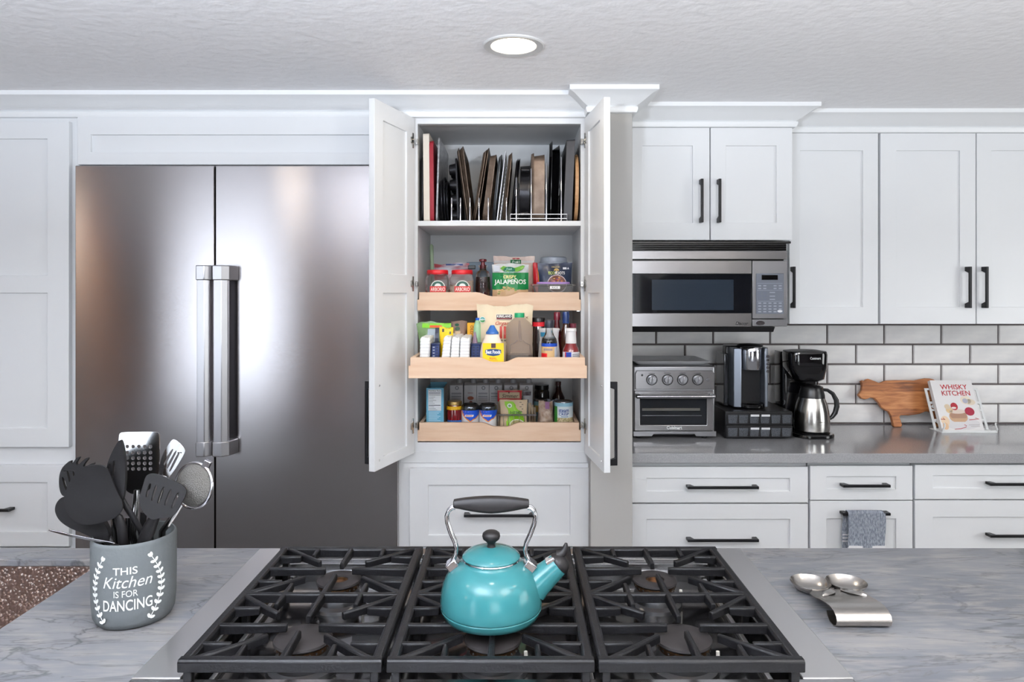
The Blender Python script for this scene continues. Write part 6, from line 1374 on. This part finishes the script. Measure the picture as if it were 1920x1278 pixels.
for k in range(3):
    t, f = pouch('brown_packet', ['dark brown packet leaning in the wire basket, nearest the green packet', 'dark brown packet in the middle of three', 'dark brown packet touching the basket end'][k], 990 + k * 5, 996 + k * 4.5, 755 + k * 4, F3 + .006, 2.535 + .02 * k, .012, mat('packet_brown%d' % k, (90, 74, 58), .4, noise=(30, (150, 130, 100), .2)), cat='packet', group='dark packets in the wire basket', wave=.001)
t = thing('wire_basket', 'open chrome wire basket holding packets on the bottom tray', 'basket', (X(968, 2.55), 2.55, F3))
bx0_, bx1_, by0_, by1_ = X(932, 2.49), X(1005, 2.49), 2.495, 2.635
for z_, e in ((Z(776.5, 2.495), 0), (Z(778.5, 2.495), -.0005), (F3 + .002, .004)):
    obj('rim_wire', MB().tube([(bx0_ + e, by0_ + e, z_), (bx1_ - e, by0_ + e, z_), (bx1_ - e, by1_ - e, z_), (bx0_ + e, by1_ - e, z_)], .0016, 6, closed=True), 'chrome', t)
for k in range(8):
    a = bx0_ + .004 + (bx1_ - bx0_ - .008) * k / 7; obj('wire', MB().tube([(a, by0_, Z(777, 2.495)), (a, by0_ + .004, F3 + .002), (a, by1_ - .004, F3 + .002), (a, by1_, Z(777, 2.495))], .0011, 5), 'chrome', t)
# nuts bag, cans and dark bottles
t, f = pouch('nut_bag', 'clear zip bag of brown nuts right of the wire basket', 1006, 1040, 752, F3, 2.555, .05, mat('nuts', (140, 112, 92), .4, noise=(45, (196, 176, 160), .15), bump=(45, .8)), shape=lambda b: .02 + .10 * b, wave=.004); pprint(t, f, 1022, 1030, 752.5, 765, 2.555, (150, 110, 150)); 
t, f = pouch('crumpled_bag', 'dark blue translucent bag behind the steamed corn can', 1026, 1046, 748, F3, 2.63, .03, mat('bag_bluegrey', (70, 78, 92), .25, noise=(20, (110, 116, 130), .2), bump=(24, .6)), wave=.004)
t = bottle('soup_can', 'pale blue can with a silver lid half hidden behind the nut bag', 1014, 2.68, [('can', [(13, 800), (13, 751)], flat((130, 170, 180), .4), 1), ('lid_rim', [(13.4, 750.8), (13.4, 748), (12, 746.5), (.2, 747.5)], flat((140, 142, 146), .2, metal=.9), 0)], F3, 'can'); obj('label_print', band((X(1014, 2.68), 2.68, 0), 13.1 * 2.68 / F, Z(772, 2.66), Z(760, 2.66), -60, 10), flat((190, 160, 80), .5), t)
Y = 2.530; c_ = (X(1056.8, Y), Y, 0); r_ = 17.2 * Y / F
t = bottle('corn_can', 'vegetable can with blue lettering at the right of the bottom tray', 1056.8, Y, [('can', [(16.8, 806), (17.1, 803), (17.1, 755), (16.7, 754)], flat((206, 210, 214), .4), 1), ('lid_rim', [(17.5, 753.8), (17.6, 751.8), (17, 750.8), (16, 752.4), (.2, 752.6)], flat((120, 122, 126), .2, metal=.9), 0)], F3, 'can')
obj('label_sky', band(c_, r_, Z(762, Y - .03), Z(755, Y - .03), -88, 88), flat((150, 196, 214), .45), t); obj('label_body', band(c_, r_, Z(783, Y - .03), Z(762, Y - .03), -88, 88), flat((222, 232, 234), .45), t); obj('label_corn', band(c_, r_, Z(806, Y - .03), Z(783, Y - .03), -88, 88), mat('corn_print', (214, 196, 160), .5, noise=(160, (150, 140, 90), .12)), t); obj('label_husk', band(c_, r_ + .0008, Z(800, Y - .03), Z(762, Y - .03), -80, -46), flat((44, 130, 44), .45), t)
for body, yy, h_, w_ in (('steam', 769.5, .0125, .036), ('CRISP', 776, .0095, .036)): obj('label_text', wrap(text_mb(body, w_, h_, 0, .02), lambda p, yy=yy: (c_[0] + (r_ + .0012) * math.sin(p[0] / r_ - .05), c_[1] - (r_ + .0012) * math.cos(p[0] / r_ - .05), Z(yy, Y - .03) + p[2])), flat((22, 60, 130), .45), t)
obj('label_mark', band(c_, r_ + .0008, Z(781.6, Y - .03), Z(780.2, Y - .03), -20, 24), flat((110, 130, 160), .5), t)
bottle('dark_jar', 'wide black-lidded dark jar at the back right of the bottom tray', 1016, 2.76, [('jar', [(14, 790), (14, 735), (12, 729)], flat((28, 24, 22), .1, coat=.5), 1), ('lid', [(13, 728.8), (13, 721), (.2, 720.6)], 'black_plastic', 0)], F3, 'jar')
bottle('dark_bottle', 'dark long-necked bottle at the back right corner of the bottom tray', 1047, 2.78, [('bottle', [(12, 790), (12, 745), (6, 733), (4.5, 722)], flat((44, 20, 18), .1, coat=.5), 1), ('cap', [(5, 721.8), (5, 715), (.2, 714.8)], flat((60, 24, 22), .4), 0)], F3)

# two unseen uplights added behind the camera to brighten the ceiling
def fill_torchiere(x_, y_, label, power, col):
    t = thing('added_floor_lamp', label, 'floor lamp', (x_, y_, 0), 'added ceiling fill lamps')
    obj('base', MB().lathe([(.14, 0), (.14, .012), (.03, .022), (.012, .03)], (x_, y_, 0), 28), 'nickel', t, smooth=40)
    obj('pole', MB().tube([(x_, y_, .03), (x_, y_, 1.60)], .012, 12), 'nickel', t, smooth=60)
    obj('shade', MB().lathe([(.02, 1.58), (.10, 1.63), (.16, 1.70), (.165, 1.70), (.105, 1.625), (.02, 1.575)], (x_, y_, 0), 32, cap0=False, cap1=False), 'white_enamel', t, smooth=50)
    obj('bulb', MB().lathe([(.001, 1.60), (.03, 1.615), (.045, 1.645), (.03, 1.675), (.001, 1.685)], (x_, y_, 0), 20), 'lamp_glow', t, smooth=60)
    l = bpy.data.lights.new('lamp', 'AREA'); l.shape = 'DISK'; l.size = .28; l.energy = power; l.color = col
    o = bpy.data.objects.new('lamp', l); C.objects.link(o); o.parent = t; o.location = (0, 0, 1.702); o.rotation_euler = (PI, 0, 0)
fill_torchiere(-.60, -.15, 'added nickel uplight brightening the ceiling, unseen just left behind the camera', 142, (.82, .89, 1.0))
fill_torchiere(1.05, -.15, 'added nickel uplight brightening the ceiling, unseen just right behind the camera', 60, (1.0, .98, .96))
